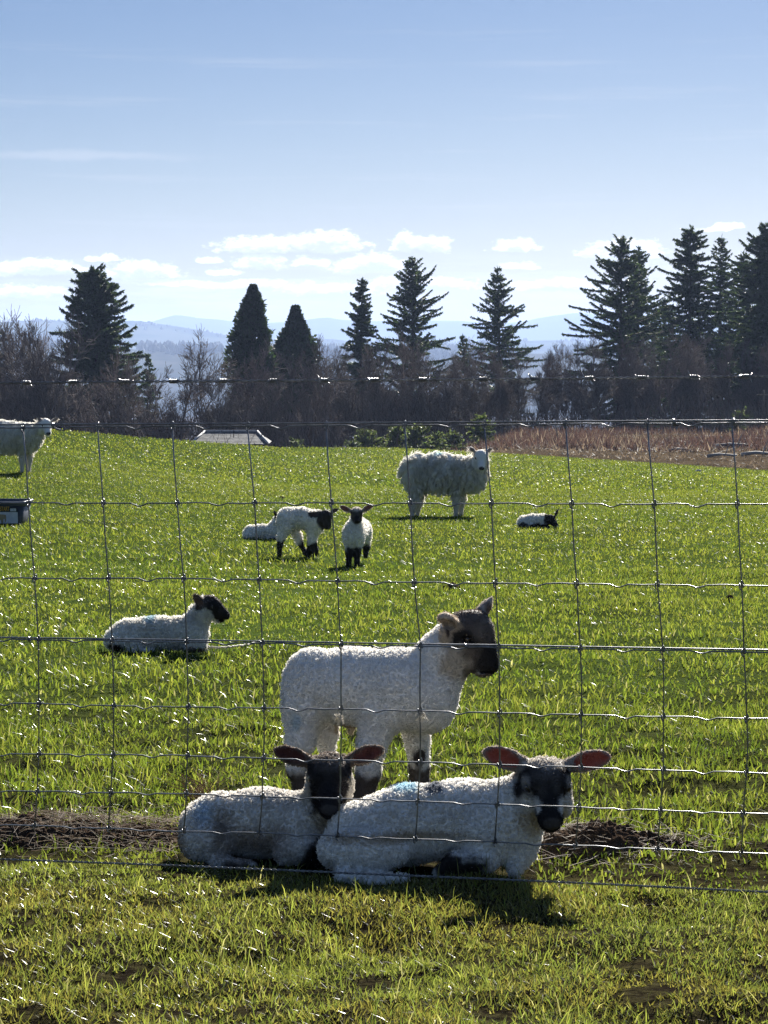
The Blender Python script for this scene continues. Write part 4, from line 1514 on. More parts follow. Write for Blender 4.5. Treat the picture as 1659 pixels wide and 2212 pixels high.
clod(975, 1274, .045, M_SOIL, 'dark earth clod on the grass above the standing lamb')
clod(608, 1077, .04, M_SOIL, 'small earth clod on the grass above the half-hidden lamb')
clod(1508, 1019, .07, plain_mat('pale_stone', [(.3, (.35, .33, .31)), (.7, (.5, .48, .46))], 8), 'pale stone lying far out on the grass at the right', 'stone', 'stone')
clod(1575, 1300, .035, M_SOIL, 'small dark clod on the grass near the right edge')


# ------------------------------------------------------------------ feed bucket
def bucket():
    p = hit(6, 1131); s = scale_at(p)
    W, D, H = .25, .20, 51 / s
    root = empty('feed_bucket', p, R(-4))
    tag(root, 'dark plastic feed tub with a printed front, standing at the left edge', 'bucket')
    m_tub = plain_mat('tub_plastic', [(.4, (.022, .028, .045)), (.6, (.035, .042, .060))], 12, .45)
    m_rim = plain_mat('rim_plastic', [(.4, (.05, .06, .085)), (.6, (.075, .085, .11))], 12, .4)

    def ring(w, d, z, n=40):
        an = np.linspace(0, 2 * np.pi, n, endpoint=False)
        c, sn = np.cos(an), np.sin(an)
        return np.stack([np.sign(c) * abs(c) ** .35 * w, np.sign(sn) * abs(sn) ** .35 * d, np.full(n, z)], 1)

    def loft(rings, mat, name, cap=True):
        n = len(rings[0]); V = np.concatenate(rings)
        i = np.arange(len(rings) - 1)[:, None] * n; j = np.arange(n)[None]; j2 = (j + 1) % n
        q = np.stack([i + j, i + j2, i + n + j2, i + n + j], -1).reshape(-1, 4)
        t = [[0, k + 1, k] for k in range(1, n - 1)] if cap else []
        mb = MB(); mb.add(V, q, t)
        return mb.build(name, mat, root)
    T = .045 / .25
    loft([ring(W * .84, D * .84, 0), ring(W * .845, D * .845, .004), ring(W * .97, D * .97, H * .86), ring(W * .95, D * .95, H * .86), ring(W * .82, D * .82, .012), ring(.001, .001, .012)], m_tub, 'tub')
    loft([ring(W * .965, D * .965, H * .80), ring(W * 1.03, D * 1.03, H * .84), ring(W * 1.05, D * 1.05, H * .97), ring(W * 1.04, D * 1.04, H), ring(W * .97, D * .97, H), ring(W * .955, D * .955, H * .86)], m_rim, 'rim', False)
    # printed front, tilted with the tub's side
    yb, yt = -D * .845 - .003, -D * .97 - .003

    def panel(x0, x1, a, b, mat, name, lift, parent=root):
        mb = MB()
        z0, z1 = H * a, H * b
        f = lambda z: yb + (yt - yb) * z / (H * .86) - lift
        V = [[x0, f(z0), z0], [x1, f(z0), z0], [x1, f(z1), z1], [x0, f(z1), z1]]
        V += [[v[0], v[1] + .0015, v[2]] for v in V]
        mb.add(V, [[0, 1, 2, 3], [5, 4, 7, 6], [0, 4, 5, 1], [1, 5, 6, 2], [2, 6, 7, 3], [3, 7, 4, 0]])
        return mb.build(name, mat, parent, None, False), f
    white = plain_mat('label_white', [(.4, (.50, .54, .60)), (.6, (.62, .65, .70))], 14, .4)
    black = plain_mat('label_black', [(.4, (.012, .012, .018)), (.6, (.02, .02, .028))], 14, .4)
    yellow = plain_mat('label_yellow', [(.4, (.62, .36, .03)), (.6, (.70, .42, .04))], 14, .4)
    tan = plain_mat('label_cow', [(.4, (.28, .22, .12)), (.6, (.36, .29, .17))], 14, .5)
    lab, f = panel(-.205, .185, .07, .55, white, 'label', .0)
    panel(-.205, .185, .555, .735, black, 'label_band', .0)
    panel(.118, .172, .585, .705, white, 'label_badge', .002)

    def text(txt, size, x, z, mat, name, lift):
        cu = bpy.data.curves.new(name, 'FONT'); cu.body = txt; cu.size = size; cu.extrude = .0006; cu.align_x = 'RIGHT'
        tmp = bpy.data.objects.new(name, cu); COL.objects.link(tmp)
        dg = bpy.context.evaluated_depsgraph_get(); dg.update()
        me = bpy.data.meshes.new_from_object(tmp.evaluated_get(dg)); bpy.data.objects.remove(tmp, do_unlink=True)
        me.materials.clear(); me.materials.append(mat)
        o = link(name, me, root, (x, f(z) - lift, z))
        o.rotation_euler = (R(90) + math.atan((yb - yt) / (H * .86)), 0, 0)
        o.scale = (.52, 1.0, 1)
        return o
    text('ASTART', .058, .112, H * .60, yellow, 'lettering', .003)
    text('AL', .018, .158, H * .625, black, 'badge_lettering', .0045)
    # printed bull
    out = [(-.15, .33), (-.14, .40), (-.11, .45), (-.06, .44), (.0, .455), (.05, .45), (.075, .43), (.078, .30), (.072, .12), (.066, .12), (.062, .27), (.05, .24), (.045, .10), (.03, .10), (.028, .22), (-.03, .20), (-.07, .22), (-.072, .10), (-.088, .10), (-.092, .24), (-.11, .30), (-.13, .31)]
    mb = MB()
    V = [[x, f(z * H) - .0025, z * H] for x, z in out]
    n = len(V)
    import mathutils
    tr = mathutils.geometry.tessellate_polygon([[Vector((x, z, 0)) for x, z in out]])
    mb.add(V + [[v[0], v[1] + .001, v[2]] for v in V], [[i, (i + 1) % n, n + (i + 1) % n, n + i] for i in range(n)], [list(t) for t in tr])
    mb.build('printed_bull', tan, root, None, False)


bucket()


# ------------------------------------------------------------------ trees
def conifer(H, Rb, seed, p=.85, clear=.06, dens=1.0, droop=.25, lift=.5, spray=.35, green=(.040, .058, .026), whorl=.33, ragged=.32, top=.0):
    """tapered trunk, whorls of limbs and thousands of needle sprays"""
    rs = np.random.default_rng(seed)
    tr = MB()
    zs = np.linspace(0, H, 12)
    sway = np.stack([np.cumsum(rs.normal(0, .03, 12)), np.cumsum(rs.normal(0, .03, 12)), zs], 1); sway[0, :2] = 0
    sway[:, 2] = zs - .4 * (zs == 0)
    tr.tube(sway, np.maximum(.017 * H * (1 - zs / H) ** .9, .015), 7)
    B, T, D, Wd = [], [], [], []
    z = clear * H
    limbs = []
    while z < H * .985:
        f = (z / H - clear) / (1 - clear)
        k = rs.integers(5, 8)
        a0 = rs.random() * 6.28
        for i in range(k):
            L = Rb * (min(1, (1 - f) / .52) ** p * (1 - top) + top * (f < .9) * .6) * (1 + rs.normal(0, ragged)) + .12
            L = max(L, .1)
            if f < .12: L *= .65 + 2.5 * f
            limbs.append((z + rs.normal(0, whorl * .5), a0 + i * 6.28 / k + rs.normal(0, .25), L, f))
        z += whorl * (1.15 - .5 * f)
    V = []; C = []
    for (zz, a, L, f) in limbs:
        zz = min(zz, H * .99)
        d = np.array([math.cos(a), math.sin(a), 0]); sd = np.array([-d[1], d[0], 0])
        e = -.10 + lift * f + rs.normal(0, .26)
        o = np.array([np.interp(zz, zs, sway[:, 0]), np.interp(zz, zs, sway[:, 1]), zz])
        path = lambda t: o + d * (L * t)[:, None] + np.array([0, 0, 1.]) * (L * (e * t - droop * t * t + droop * .75 * t ** 3))[:, None]
        t5 = np.linspace(0, 1, 4); q = path(t5)
        tr.tube(q, .018 * (L + .3) * (1 - .8 * t5), 3, False)
        n = max(6, int(L / .042 * dens)) * 3
        t = rs.random(n) ** .75 * .98 + .02
        b = path(t)
        s = rs.choice([-1, 1], n)[:, None]
        out = sd * s * rs.uniform(.2, 1.0, (n, 1)) + d * rs.uniform(.2, .9, (n, 1)) + np.array([0, 0, 1.]) * rs.normal(-.25 - .3 * (1 - f), .55, (n, 1))
        out /= np.linalg.norm(out, axis=1)[:, None]
        ln = spray * rs.uniform(.45, 1.15, n) * (.35 + .65 * (1 - t)) * (.55 + .45 * min(1, L / 1.2)) + .05
        tip = b + out * ln[:, None]
        wv = np.cross(out, rs.normal(0, 1, (n, 3))); wv /= np.linalg.norm(wv, axis=1)[:, None]
        wd = (.035 + .03 * rs.random(n)) * (.7 + .3 * min(1, L))
        mid = b + out * (ln * .45)[:, None]
        V.append(np.stack([b + wv * wd[:, None], tip, b - wv * wd[:, None]], 1))
        C.append(np.array(green) * rs.uniform(.55, 1.5, (n, 1)) * (1 + .3 * rs.random((n, 3))))
    # leader shoot
    n = 30; b = np.array([sway[-1, 0], sway[-1, 1], 0]) + np.array([0, 0, 1.]) * rs.uniform(H * .93, H, n)[:, None]
    out = np.stack([rs.normal(0, .5, n), rs.normal(0, .5, n), rs.uniform(.4, 1, n)], 1)
    tip = b + out * .25; wv = rs.normal(0, .02, (n, 3))
    V.append(np.stack([b + wv, tip, b - wv], 1)); C.append(np.tile(np.array(green), (n, 1)))
    V = np.concatenate(V).reshape(-1, 3); C = np.repeat(np.concatenate(C), 3, 0)
    q = np.arange(len(V)).reshape(-1, 3)
    return tr.mesh('trunk', M_BARK), mesh_np('crown', V, None, q, M_NEEDLE, C, False)


def cypress(H, Rb, seed, shape, green=(.030, .044, .020), n=16000, open_top=.2):
    rs = np.random.default_rng(seed)
    tr = MB(); tr.tube([[0, 0, -.4], [0, 0, H * .5], [.1, 0, H * .97]], [.22, .14, .02], 7)
    z = rs.random(n) ** .9 * .985 + .01
    a = rs.random(n) * 6.28
    lobes = .78 + .22 * np.cos(a * 3 + 9 * vn2(z * 10, z * 0, 3, seed)) * .8 + .95 * (vnoise(np.stack([np.cos(a) * 3, np.sin(a) * 3, z * 14], 1) + 50, 1.0, 7) - .5) + .12 * rs.normal(0, 1, n)
    rmax = Rb * np.interp(z, *shape) * lobes
    r = rmax * (1 - .5 * rs.random(n) ** 2)
    b = np.stack([np.cos(a) * r, np.sin(a) * r, z * H], 1)
    out = np.stack([np.cos(a) * .75, np.sin(a) * .75, rs.normal(.45, .45, n)], 1) + rs.normal(0, .25, (n, 3))
    out /= np.linalg.norm(out, axis=1)[:, None]
    ln = rs.uniform(.16, .42, n) * (.6 + .4 * np.interp(z, *shape))
    tip = b + out * ln[:, None]; mid = b + out * (ln * .5)[:, None]
    wv = np.cross(out, rs.normal(0, 1, (n, 3))); wv /= np.linalg.norm(wv, axis=1)[:, None]; wv *= rs.uniform(.05, .11, (n, 1))
    V = np.stack([b, mid + wv, tip, mid - wv], 1).reshape(-1, 3)
    C = np.repeat(np.array(green) * rs.uniform(.6, 1.5, (n, 1)) * (1 + .3 * rs.random((n, 3))), 4, 0)
    return tr.mesh('trunk', M_BARK), mesh_np('crown', V, np.arange(4 * n).reshape(-1, 4), None, M_NEEDLE, C, False)


def bare_tree(seed, H=8.0, spread=.5, levels=5, upright=.6, twigc=(.085, .062, .060)):
    rs = np.random.default_rng(seed)
    tr, cr = MB(), MB()

    def grow(p, d, L, r, lev):
        n = 4 if lev < 2 else (3 if lev < 4 else 2)
        P = [p]; dd = d.copy()
        for _ in range(n):
            dd = dd + rs.normal(0, .07 + .02 * lev, 3); dd[2] += .05 * upright; dd /= np.linalg.norm(dd)
            P.append(P[-1] + dd * L / n)
        P = np.array(P)
        rad = np.linspace(r, r * (.55 if lev < levels else .3), n + 1)
        if lev <= 1: tr.tube(P, rad, 5, False, (.12, .10, .088))
        else: cr.tube(P, np.maximum(rad, .0095), 3, False, np.array(twigc) * rs.uniform(.6, 1.3))
        if lev >= levels: return
        k = rs.integers(3, 6) if lev < 3 else rs.integers(4, 6)
        if lev == 0: k += 3
        for i in range(k):
            t = rs.uniform(.35 if lev == 0 else .2, 1.0)
            q = np.array([np.interp(t * n, np.arange(n + 1), P[:, j]) for j in range(3)])
            side = rs.normal(0, 1, 3); side -= dd * side.dot(dd); side /= np.linalg.norm(side) + 1e-9
            nd_ = dd * (1 - spread * .6) + side * rs.uniform(.4, 1.0) * (spread + .25); nd_[2] += upright * .3; nd_ /= np.linalg.norm(nd_)
            grow(q, nd_, L * rs.uniform(.48, .72) * (1.0 if lev else .75), max(r * .5 * rs.uniform(.7, 1), .009), lev + 1)
        if lev < levels:
            grow(P[-1], dd, L * .62, r * .55, lev + 1)
    grow(np.array([0, 0, -.3]), np.array([0, 0, 1.]), H * .42, .013 * H + .02, 0)
    return tr.mesh('trunk', M_TWIG), cr.mesh('crown', M_TWIG)


def tree_obj(name, meshes, loc, label, cat, group, sc=1.0, rz=0.0, wid=1.0):
    root = empty(name, loc, rz)
    root.scale = (sc * wid, sc * wid, sc)
    tag(root, label, cat, group)
    link('trunk', meshes[0], root); link('crown', meshes[1], root)
    return root


def stand(u, top, Y):
    """foot and height of a tree whose top shows at a given row"""
    x = (u - CU) / F * Y
    z0 = gz1(x, Y)
    return np.array([x, Y, z0]), CZ + (HOR - top) / F * Y - z0


SHP_COL = ([0, .18, .36, .63, .77, .83, .91, .97, 1], [.7, .88, .98, 1, .9, .65, .42, .18, .03])
SHP_RND = ([0, .1, .35, .6, .74, .84, .90, .95, 1], [.6, .75, .92, 1.0, .92, .62, .30, .16, .04])
CG = 'conifers beyond the field'
CON = [  # u, top row, half width in px, depth, kind, options, label
    (213, 578, 100, 128, 's', dict(dens=2.0, p=.52, whorl=.26, spray=.45, droop=.2, ragged=.2, top=.12), 'broad dense spruce standing alone at the left beyond the field'),
    (-22, 652, 60, 140, 's', dict(dens=2.0, p=.7), 'dark conifer cut off by the left edge'),
    (318, 764, 26, 150, 's', dict(dens=1.2, p=.9), 'small spruce showing beside the right foot of the broad spruce'),
    (548, 617, 47, 132, 'c', SHP_COL, 'tall dark column of cypress left of centre behind the shed'),
    (638, 662, 60, 138, 'c', SHP_RND, 'broader rounded dark cypress right of the tall cypress column'),
    (780, 604, 52, 142, 's', dict(dens=1.9, p=.72, ragged=.2), 'compact narrow conifer left of the tallest middle spruce'),
    (893, 555, 92, 146, 's', dict(dens=1.1, p=.85, lift=.7, droop=.3), 'tallest spruce in the middle, open tiers of branches against the clouds'),
    (1078, 580, 72, 152, 's', dict(dens=1.0, p=.85, lift=.7, droop=.3, ragged=.3), 'thin-crowned spruce right of centre, standing apart'),
    (1338, 516, 108, 138, 's', dict(dens=1.1, p=.8, lift=.6, droop=.35, ragged=.25), 'wide spruce with long drooping limbs, first of the right-hand group'),
    (1382, 534, 52, 150, 's', dict(dens=1.5, p=.7, ragged=.3), 'narrow spruce close behind the wide spruce on the right'),
    (1484, 490, 82, 142, 's', dict(dens=1.5, p=.7, whorl=.3, ragged=.3, droop=.3), 'tall full spruce in the middle of the right-hand group'),
    (1550, 511, 58, 148, 's', dict(dens=1.0, p=.85, lift=.6, ragged=.3), 'slim pointed spruce right of the tall full spruce'),
    (1600, 545, 60, 155, 's', dict(dens=1.2, p=.8, ragged=.3), 'shaded spruce squeezed between the slim one and the right edge'),
    (1650, 486, 92, 134, 's', dict(dens=1.8, p=.72, whorl=.28, spray=.42, ragged=.25), 'dark bulky spruce cut off by the right edge'),
    (1435, 640, 55, 165, 's', dict(dens=1.0, p=.8), 'lower spruce filling behind between the right-hand spruces'),
    (1004, 726, 30, 128, 's', dict(dens=.7, p=.9, ragged=.35), 'thin young conifer between the two middle spruces'),
    (1745, 520, 90, 140, 's', dict(dens=1.5, p=.75), 'spruce beyond the right edge of the picture'),
    (-140, 600, 90, 135, 's', dict(dens=1.5, p=.75), 'spruce beyond the left edge of the picture')]
for i, (u, top, hw, Y, kind, opt, lab) in enumerate(CON):
    p, H = stand(u, top, Y)
    Rb = hw / F * Y
    ms = conifer(H, Rb * .95, 300 + i, **opt) if kind == 's' else cypress(H, Rb * 1.0, 300 + i, opt, n=int(9000 + 150 * H * Rb * 6))
    tree_obj('cypress' if kind == 'c' else 'spruce_tree', ms, p, lab, 'tree', CG)

# bare broadleaved trees and scrub between and in front of the conifers
PROTO = [bare_tree(50 + k, 8.0, .45 + .12 * (k % 3), 5, .5 + .15 * (k % 2), [(.13, .112, .104), (.115, .102, .096), (.145, .12, .11)][k % 3]) for k in range(6)]
_ph = []
for tr_, cr_ in PROTO:
    co = np.empty(len(cr_.vertices) * 3); cr_.vertices.foreach_get('co', co); co = co.reshape(-1, 3)
    _ph.append(np.percentile(co[:, 2], 99.7))
rs = np.random.default_rng(9)
BARE = [(18, 700, 118), (48, 706, 112), (75, 700, 120), (108, 715, 110), (135, 702, 114), (245, 770, 112), (285, 795, 108), (345, 800, 118), (395, 736, 112), (440, 772, 115), (470, 790, 108), (492, 750, 120),
        (600, 800, 112), (640, 770, 116), (680, 790, 108), (712, 742, 118), (735, 765, 112), (765, 748, 116), (800, 752, 112), (835, 745, 118), (862, 738, 112), (895, 752, 116), (930, 760, 110), (965, 750, 118), (990, 770, 112), (1030, 770, 108),
        (1055, 752, 116), (1085, 760, 108), (1120, 762, 112), (1150, 775, 118), (1180, 760, 122), (1205, 748, 126), (1232, 752, 122), (1260, 742, 124), (1290, 735, 118), (1330, 745, 122), (1365, 735, 118), (1400, 730, 124), (1430, 722, 120), (1465, 735, 118), (1500, 728, 124), (1530, 735, 120), (1570, 742, 118), (1605, 735, 124), (1640, 745, 120),
        (1690, 740, 118), (1760, 735, 120), (-40, 715, 115), (-100, 720, 112)]


def near_word(u):
    marks = [(-60, 'beyond the left edge'), (20, 'above the left ewe back'), (75, 'above the left ewe head'), (135, 'between the left ewe and the broad spruce'), (250, 'in front of the broad spruce'), (345, 'right of the broad spruce'), (440, 'left of the tall cypress column'),
             (545, 'in front of the tall cypress column'), (640, 'under the shorter cypress'), (710, 'right of the cypress pair'), (780, 'below the compact conifer'), (893, 'below the tallest middle spruce'), (985, 'between the two middle spruces'), (1078, 'below the thin-crowned spruce'), (1180, 'right of the thin-crowned spruce'), (1260, 'left of the wide right-hand spruce'),
             (1340, 'below the wide right-hand spruce'), (1484, 'below the tall full spruce'), (1560, 'below the slim pointed spruce'), (1640, 'by the right edge'), (1750, 'beyond the right edge')]
    return min(marks, key=lambda m: abs(m[0] - u))[1]


BWORD = ['grey-brown', 'purplish', 'many-twigged', 'upright', 'spreading', 'slender']
seen = {}
for i, (u, top, Y) in enumerate(BARE):
    p, H = stand(u, top, Y)
    k = i % 6
    wd = near_word(u)
    seen[wd] = seen.get(wd, 0) + 1
    lab = 'leafless %s tree %s%s' % (BWORD[k], wd, '' if seen[wd] == 1 else [', next one right', ', third from its left', ', fourth from its left', ', fifth from its left'][min(seen[wd] - 2, 3)])
    tree_obj('bare_tree', PROTO[k], p, lab, 'tree', 'leafless trees along the field edge', H / _ph[k], rs.random() * 6.28, .85)

# one pale birch standing up behind on the left
bp_, bH = stand(96, 642, 150)
tree_obj('birch_tree', bare_tree(91, 8, .35, 5, .9, (.26, .22, .20)), bp_, 'pale slender birch rising above the bare trees at the left', 'tree', 'leafless trees along the field edge', bH / 8.6, 0, .6)


def thicket():
    """tangle of bare shoots under the trees, one mass"""
    rs = np.random.default_rng(61)
    n = 30000
    u = rs.uniform(-260, 1920, n); Y = rs.uniform(88, 150, n)
    D = field_depth(u)
    wr = sstep(u, 950, 1150)
    Y = np.maximum(Y, D * (1.04 + .5 * wr) + rs.random(n) * 8)
    x = (u - CU) / F * Y
    z = gz(x, Y)
    top = np.interp(u, [-260, 140, 330, 420, 500, 600, 700, 900, 1000, 1100, 1180, 1300, 1500, 1659, 1920], [840, 845, 880, 895, 885, 870, 868, 865, 885, 880, 890, 872, 865, 865, 860])
    top = top + (vn2(u, Y * 0, 40, 3) - .5) * 60
    ztop = CZ + (HOR - top) / F * Y
    base = z + (np.maximum(ztop - z, 1.2)) * rs.random(n) ** 1.3 * .9
    h = rs.uniform(.3, 1.0, n)
    c = np.array([.115, .100, .094]) * rs.uniform(.4, 1.3, (n, 1)); m = rs.random(n) < .15; c[m] = np.array([.15, .12, .10]) * rs.uniform(.7, 1.2, (m.sum(), 1))
    o = blades('thicket', np.stack([x, Y, base], 1), h, .018 + .022 * rs.random(n), c, rs.random(n) * .6 + .1, M_TWIG, 62, True, label='tangled leafless undergrowth beneath the trees', cat='thicket')


thicket()


def bracken():
    rs = np.random.default_rng(71)
    n = 60000
    u = rs.uniform(930, 2050, n)
    D = field_depth(u)
    Y = D * (1.0 + .56 * rs.random(n) ** .8) + .3
    k = rs.random(n) < sstep(u, 930, 1060)
    u, Y, D = u[k], Y[k], D[k]; n = len(u)
    x = (u - CU) / F * Y
    g = vn2(x, Y, 2.2, 41)
    red = sstep(vn2(x, Y, 6.0, 42) + (Y / D - 1.2) * .8 - sstep(u, 1350, 1600) * .15, .38, .55)
    k = rs.random(n) < np.clip(.15 + red, 0, 1) * sstep(g, .32, .62) + .10
    x, Y, u, D, red = x[k], Y[k], u[k], D[k], red[k]; n = len(x)
    c = np.array([.100, .070, .058]) * red[:, None] + np.array([.16, .14, .10]) * (1 - red[:, None])
    c = c * rs.uniform(.5, 1.3, (n, 1)); m = rs.random(n) < .06 + .22 * sstep(vn2(x, Y, 3.1, 43), .5, .65); c[m] = np.array([.30, .275, .20]) * rs.uniform(.7, 1.2, (m.sum(), 1))
    h = (.15 + .42 * rs.random(n)) * (.35 + .75 * red)
    blades('bracken', np.stack([x, Y, gz(x, Y)], 1), h, .03 + .05 * rs.random(n), c, rs.random(n) * 1.2 + .2, M_FERN, 72, True, label='dead red-brown bracken covering the bank at the right', cat='bracken')


bracken()


def fallen_log(u, v, Ln, rad, az, label):
    p = hit(u, v, 55, 130)
    d = np.array([math.cos(az), math.sin(az), 0])
    q = np.array([p - d * Ln / 2, p - d * Ln * .1 + [0, .05, .06], p + d * Ln / 2])
    for r_ in q: r_[2] = gz1(r_[0], r_[1]) + rad * .9
    q[1, 2] += .05
    mb = MB(); mb.tube(q - p, [rad, rad * .9, rad * .6], 7)
    m = (q[0] * .4 + q[2] * .6) - p
    mb.tube([m, m + [.1, .1, .25], m + [.2, .1, .5]], [rad * .35, rad * .25, rad * .1], 5)
    o = mb.build('fallen_log', M_LOG, None, p)
    tag(o, label, 'log', 'logs on the bracken bank')


M_LOG = plain_mat('weathered_log', [(.3, (.20, .18, .16)), (.7, (.46, .43, .39))], 3, .8, .5, 20)
for (u, v, Ln, rad, az, lab) in ((1585, 966, 1.6, .07, .15, 'pale fallen log on the bank above the field corner at the right'), (1640, 955, 1.9, .08, -.1, 'pale fallen log on the bank touching the right edge'),
                                 (1560, 988, 1.1, .06, .3, 'short pale log lowest on the bank near the right edge'), (1530, 948, 1.2, .06, -.25, 'pale log high on the bank behind the fence knot at the right'),
                                 (1640, 985, 1.3, .07, .2, 'low pale log where the bank meets the field at the right edge'), (1470, 975, .9, .05, .1, 'small pale log at the middle of the bracken bank')):
    fallen_log(u, v, Ln, rad, az, lab)


def sapling(i, u, v, H, Y, lab):
    rs = np.random.default_rng(400 + i)
    x = (u - CU) / F * Y; p = np.array([x, Y, gz1(x, Y)])
    ms = conifer(H, H * .36, 410 + i, p=.7, clear=.02, dens=1.6, whorl=.16, spray=.22, green=(.085, .11, .045), lift=.9)
    ms[1].materials.clear(); ms[1].materials.append(M_PINE)
    tree_obj('pine_sapling', ms, p, lab, 'sapling', 'young pines along the far field edge')


SAP = [(645, 1.9, 'young pine right of the shed roof'), (672, 1.5, 'low young pine second to the right of the shed roof'), (760, 1.8, 'young pine below the compact conifer'), (792, 2.1, 'taller young pine below the compact conifer'),
       (822, 1.6, 'low young pine left of the whole ewe'), (862, 2.5, 'bushy young pine above the whole ewe rump'), (905, 2.3, 'young pine above the whole ewe back'), (940, 1.9, 'young pine above the whole ewe shoulder'), (985, 1.7, 'young pine left of the whole ewe head'), (1035, 2.2, 'young pine behind the whole ewe head'),
       (1600, 2.0, 'young pine on the bank near the right edge')]
for i, (u, H, lab) in enumerate(SAP):
    sapling(i, u, 0, H * .62, (92 if u < 1300 else 108) + (i % 3) * 2, lab)


# ------------------------------------------------------------------ shed whose roof shows over the rise
def shed():
    Y = 92.0
    m_slate = plain_mat('slate', [(.35, (.030, .031, .034)), (.52, (.085, .086, .088)), (.68, (.20, .20, .19))], 3.2, .8, .5, 30, 0, .2)
    m_wall = plain_mat('shed_wall', [(.3, (.05, .045, .04)), (.7, (.12, .11, .10))], 4, .9)
    m_ridge = plain_mat('ridge_lead', [(.3, (.34, .34, .34)), (.7, (.5, .5, .5))], 9, .8)
    px = lambda u: (u - CU) / F * Y
    zz = lambda v: CZ + (HOR - v) / F * Y
    x0, x1 = px(418), px(583); r0, r1 = px(443), px(556)
    ze, zr = zz(956), zz(932)
    dep = 1.5
    cx = (x0 + x1) / 2
    root = empty('shed', (cx, Y, gz1(cx, Y)))
    tag(root, 'low shed with a hipped slate roof peeping over the field edge', 'shed')
    o = np.array(root.location)
    mb = MB(); mb.box(np.array([cx, Y, (o[2] + ze) / 2 - .15]) - o, ((x1 - x0) / 2 - .15, dep - .15, (ze - o[2]) / 2 + .1)); mb.build('wall', m_wall, root, None, False)
    E_ = [np.array([x0, Y - dep, ze]), np.array([x1, Y - dep, ze]), np.array([x1, Y + dep, ze]), np.array([x0, Y + dep, ze])]
    A, B = np.array([r0, Y, zr]), np.array([r1, Y, zr])
    mb = MB()
    mb.add(np.array(E_ + [A, B]) - o, [[0, 1, 5, 4], [2, 3, 4, 5], [0, 3, 2, 1]], [[1, 2, 5], [3, 0, 4]])
    roof = mb.build('roof', m_slate, root, None, False)
    # courses of slate, each lapping the one below
    ns = 9
    for k in range(ns):
        t0, t1 = k / ns, (k + 1.15) / ns
        nrm = np.cross(E_[1] - E_[0], A - E_[0]); nrm /= np.linalg.norm(nrm)
        l0, r_0 = E_[0] + (A - E_[0]) * t0, E_[1] + (B - E_[1]) * t0
        l1, r_1 = E_[0] + (A - E_[0]) * min(t1, 1), E_[1] + (B - E_[1]) * min(t1, 1)
        V = np.array([l0 + nrm * .016, r_0 + nrm * .016, r_1 + nrm * .008, l1 + nrm * .008, l0 + nrm * .004, r_0 + nrm * .004]) - o
        mb = MB(); mb.add(V, [[0, 1, 2, 3], [4, 5, 1, 0]]); mb.build('slate_course', m_slate, roof, None, False)
    for a, b in ((A, B), (A, E_[0]), (B, E_[1])):
        mb = MB(); mb.tube([a - o + [0, 0, .03], (a + b) / 2 - o + [0, 0, .03], b - o + [0, 0, .03]], .045, 6); mb.build('ridge_cap', m_ridge, roof)


shed()

# thin pole and stake out by the trees
q = np.array([(1648 - CU) / F * 112, 112, 0]); q[2] = gz1(q[0], q[1])
mb = MB(); hh = CZ + (HOR - 842) / F * 112 - q[2]
mb.tube([[0, 0, -.2], [0, 0, hh * .5], [.02, 0, hh]], [.055, .05, .045], 8); mb.box([.0, -.02, hh * .9], (.35, .03, .03))
tag(mb.build('pole', M_POST, None, q), 'thin grey pole against the dark spruce at the right edge', 'pole')
q = hit(1203, 955, 60, 130)
mb = MB(); mb.tube([[0, 0, -.1], [0, 0, .35], [0, 0, .62]], [.03, .03, .028], 8)
o = mb.build('stake', M_POST, None, q); tag(o, 'short stake with a pale tip at the edge of the bracken', 'stake')
mb = MB(); mb.tube([[0, 0, .62], [0, 0, .66], [0, 0, .70]], [.034, .034, .028], 8)
mb.build('tip', plain_mat('pale_paint', [(.4, (.6, .6, .58)), (.6, (.7, .7, .68))], 8), o)


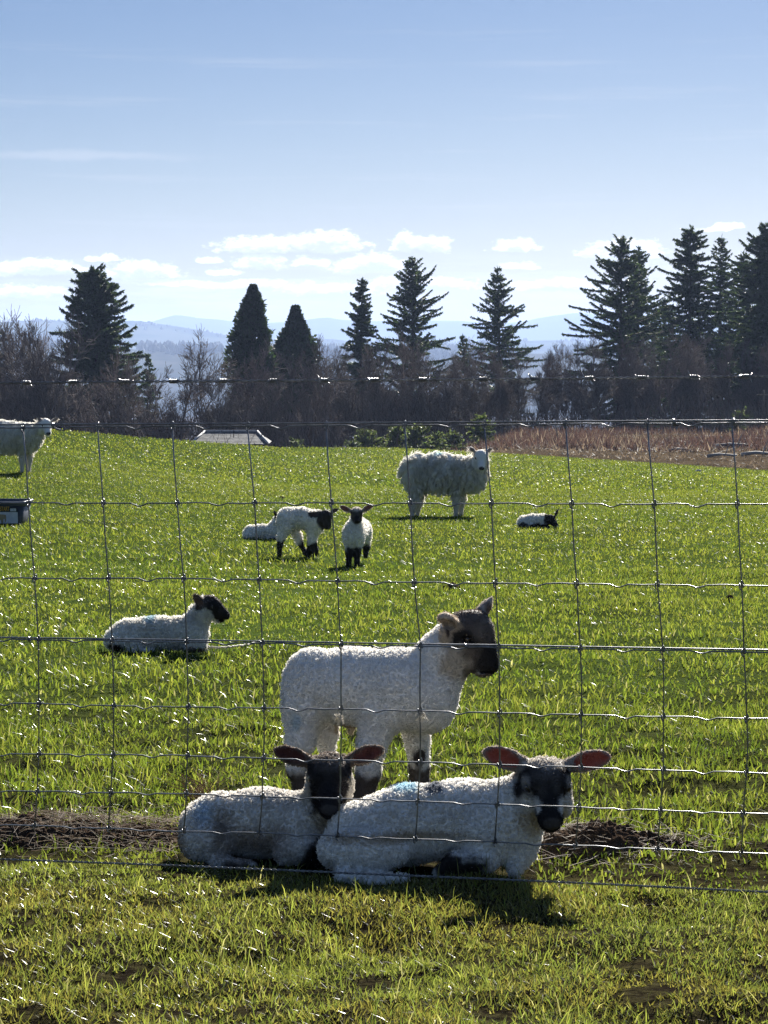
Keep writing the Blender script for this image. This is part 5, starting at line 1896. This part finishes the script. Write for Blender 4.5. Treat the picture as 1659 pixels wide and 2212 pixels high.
def far_wood():
    """woods on the ridges across the valley, too far to count"""
    rs = np.random.default_rng(81)
    V, T, C = [], [], []
    groups = ((2400, 450, 60, 6, 12, 754, 770), (2800, 450, 60, 6, 14, 742, 757), (4350, 800, 170, 6, 13, 700, 745))
    nb = 0
    for (Yc, n, dep, h0, h1, va, vb) in groups:
        u = rs.uniform(-300, 1950, n * 3); Y = Yc + rs.normal(0, dep * .5, n * 3)
        k = vn2(u, Y * 0, 90, 44) > .42
        u, Y = u[k], Y[k]
        for uu, yy in zip(u, Y):
            x = (uu - CU) / F * yy
            if Yc == 2800: row = np.interp(uu, [-300, 300, 520, 1950], [750, 752, 757, 764]); z = CZ + (HOR - row) / F * yy
            elif Yc == 2400: row = np.interp(uu, [-1500, 0, 200, 310, 420, 520, 700, 900, 1100, 1250, 1500, 3200], [748, 750, 752, 756, 757, 762, 770, 772, 770, 768, 770, 760]); z = CZ + (HOR - row) / F * Yc
            else: row = np.interp(uu, [-300, 0, 60, 138, 298, 345, 418, 509, 620, 760, 1142, 1950], [690, 697, 694, 695, 699, 706, 717, 726, 738, 742, 738, 735]) + 2; z = CZ + (HOR - row) / F * yy
            h = rs.uniform(h0, h1); w = h * rs.uniform(.22, .5)
            z -= 2 + rs.uniform(0, 14 if Yc > 3000 else 3)
            m = 6
            an = np.arange(m) * 6.28 / m
            if rs.random() < .45: prof = [(0, .9), (.35, .75), (.7, .35), (1, .02)]
            else: prof = [(0, .5), (.3, 1.0), (.7, .9), (1, .25)]
            for (pz, pr) in prof:
                rr = w * pr * (1 + rs.normal(0, .18, m))
                V.append(np.stack([x + np.cos(an) * rr, yy + np.sin(an) * rr, z + h * pz + rs.normal(0, .05 * h, m)], 1))
            for a in range(3):
                for j in range(m):
                    T.append([nb + a * m + j, nb + a * m + (j + 1) % m, nb + (a + 1) * m + (j + 1) % m, nb + (a + 1) * m + j])
            nb += 4 * m
            C.append(np.tile(np.array([.030, .034, .020]) * rs.uniform(.7, 1.6), (4 * m, 1)))
    o = link('far_wood', mesh_np('far_wood', np.concatenate(V), np.array(T), None, M_TWIG, np.concatenate(C)))
    tag(o, 'distant woods on the ridges across the valley', 'wood', kind='stuff')


far_wood()

# ------------------------------------------------------------------ the air between here and the hills
mb = MB()
mb.box((0, 4600, 28), (7000, 4900, 94))
hz = mb.build('haze', None, None, None, False)
tag(hz, 'pale blue haze filling the valley', 'haze', kind='stuff')
m, nt, out = mat_new('haze_air')
pv = nd(nt, 'ShaderNodeVolumePrincipled')
pv.inputs['Color'].default_value = (.385, .51, .80, 1)
pv.inputs['Density'].default_value = 1.9e-4
pv.inputs['Anisotropy'].default_value = .25
nt.links.new(pv.outputs[0], out.inputs['Volume'])
hz.data.materials.clear(); hz.data.materials.append(m)
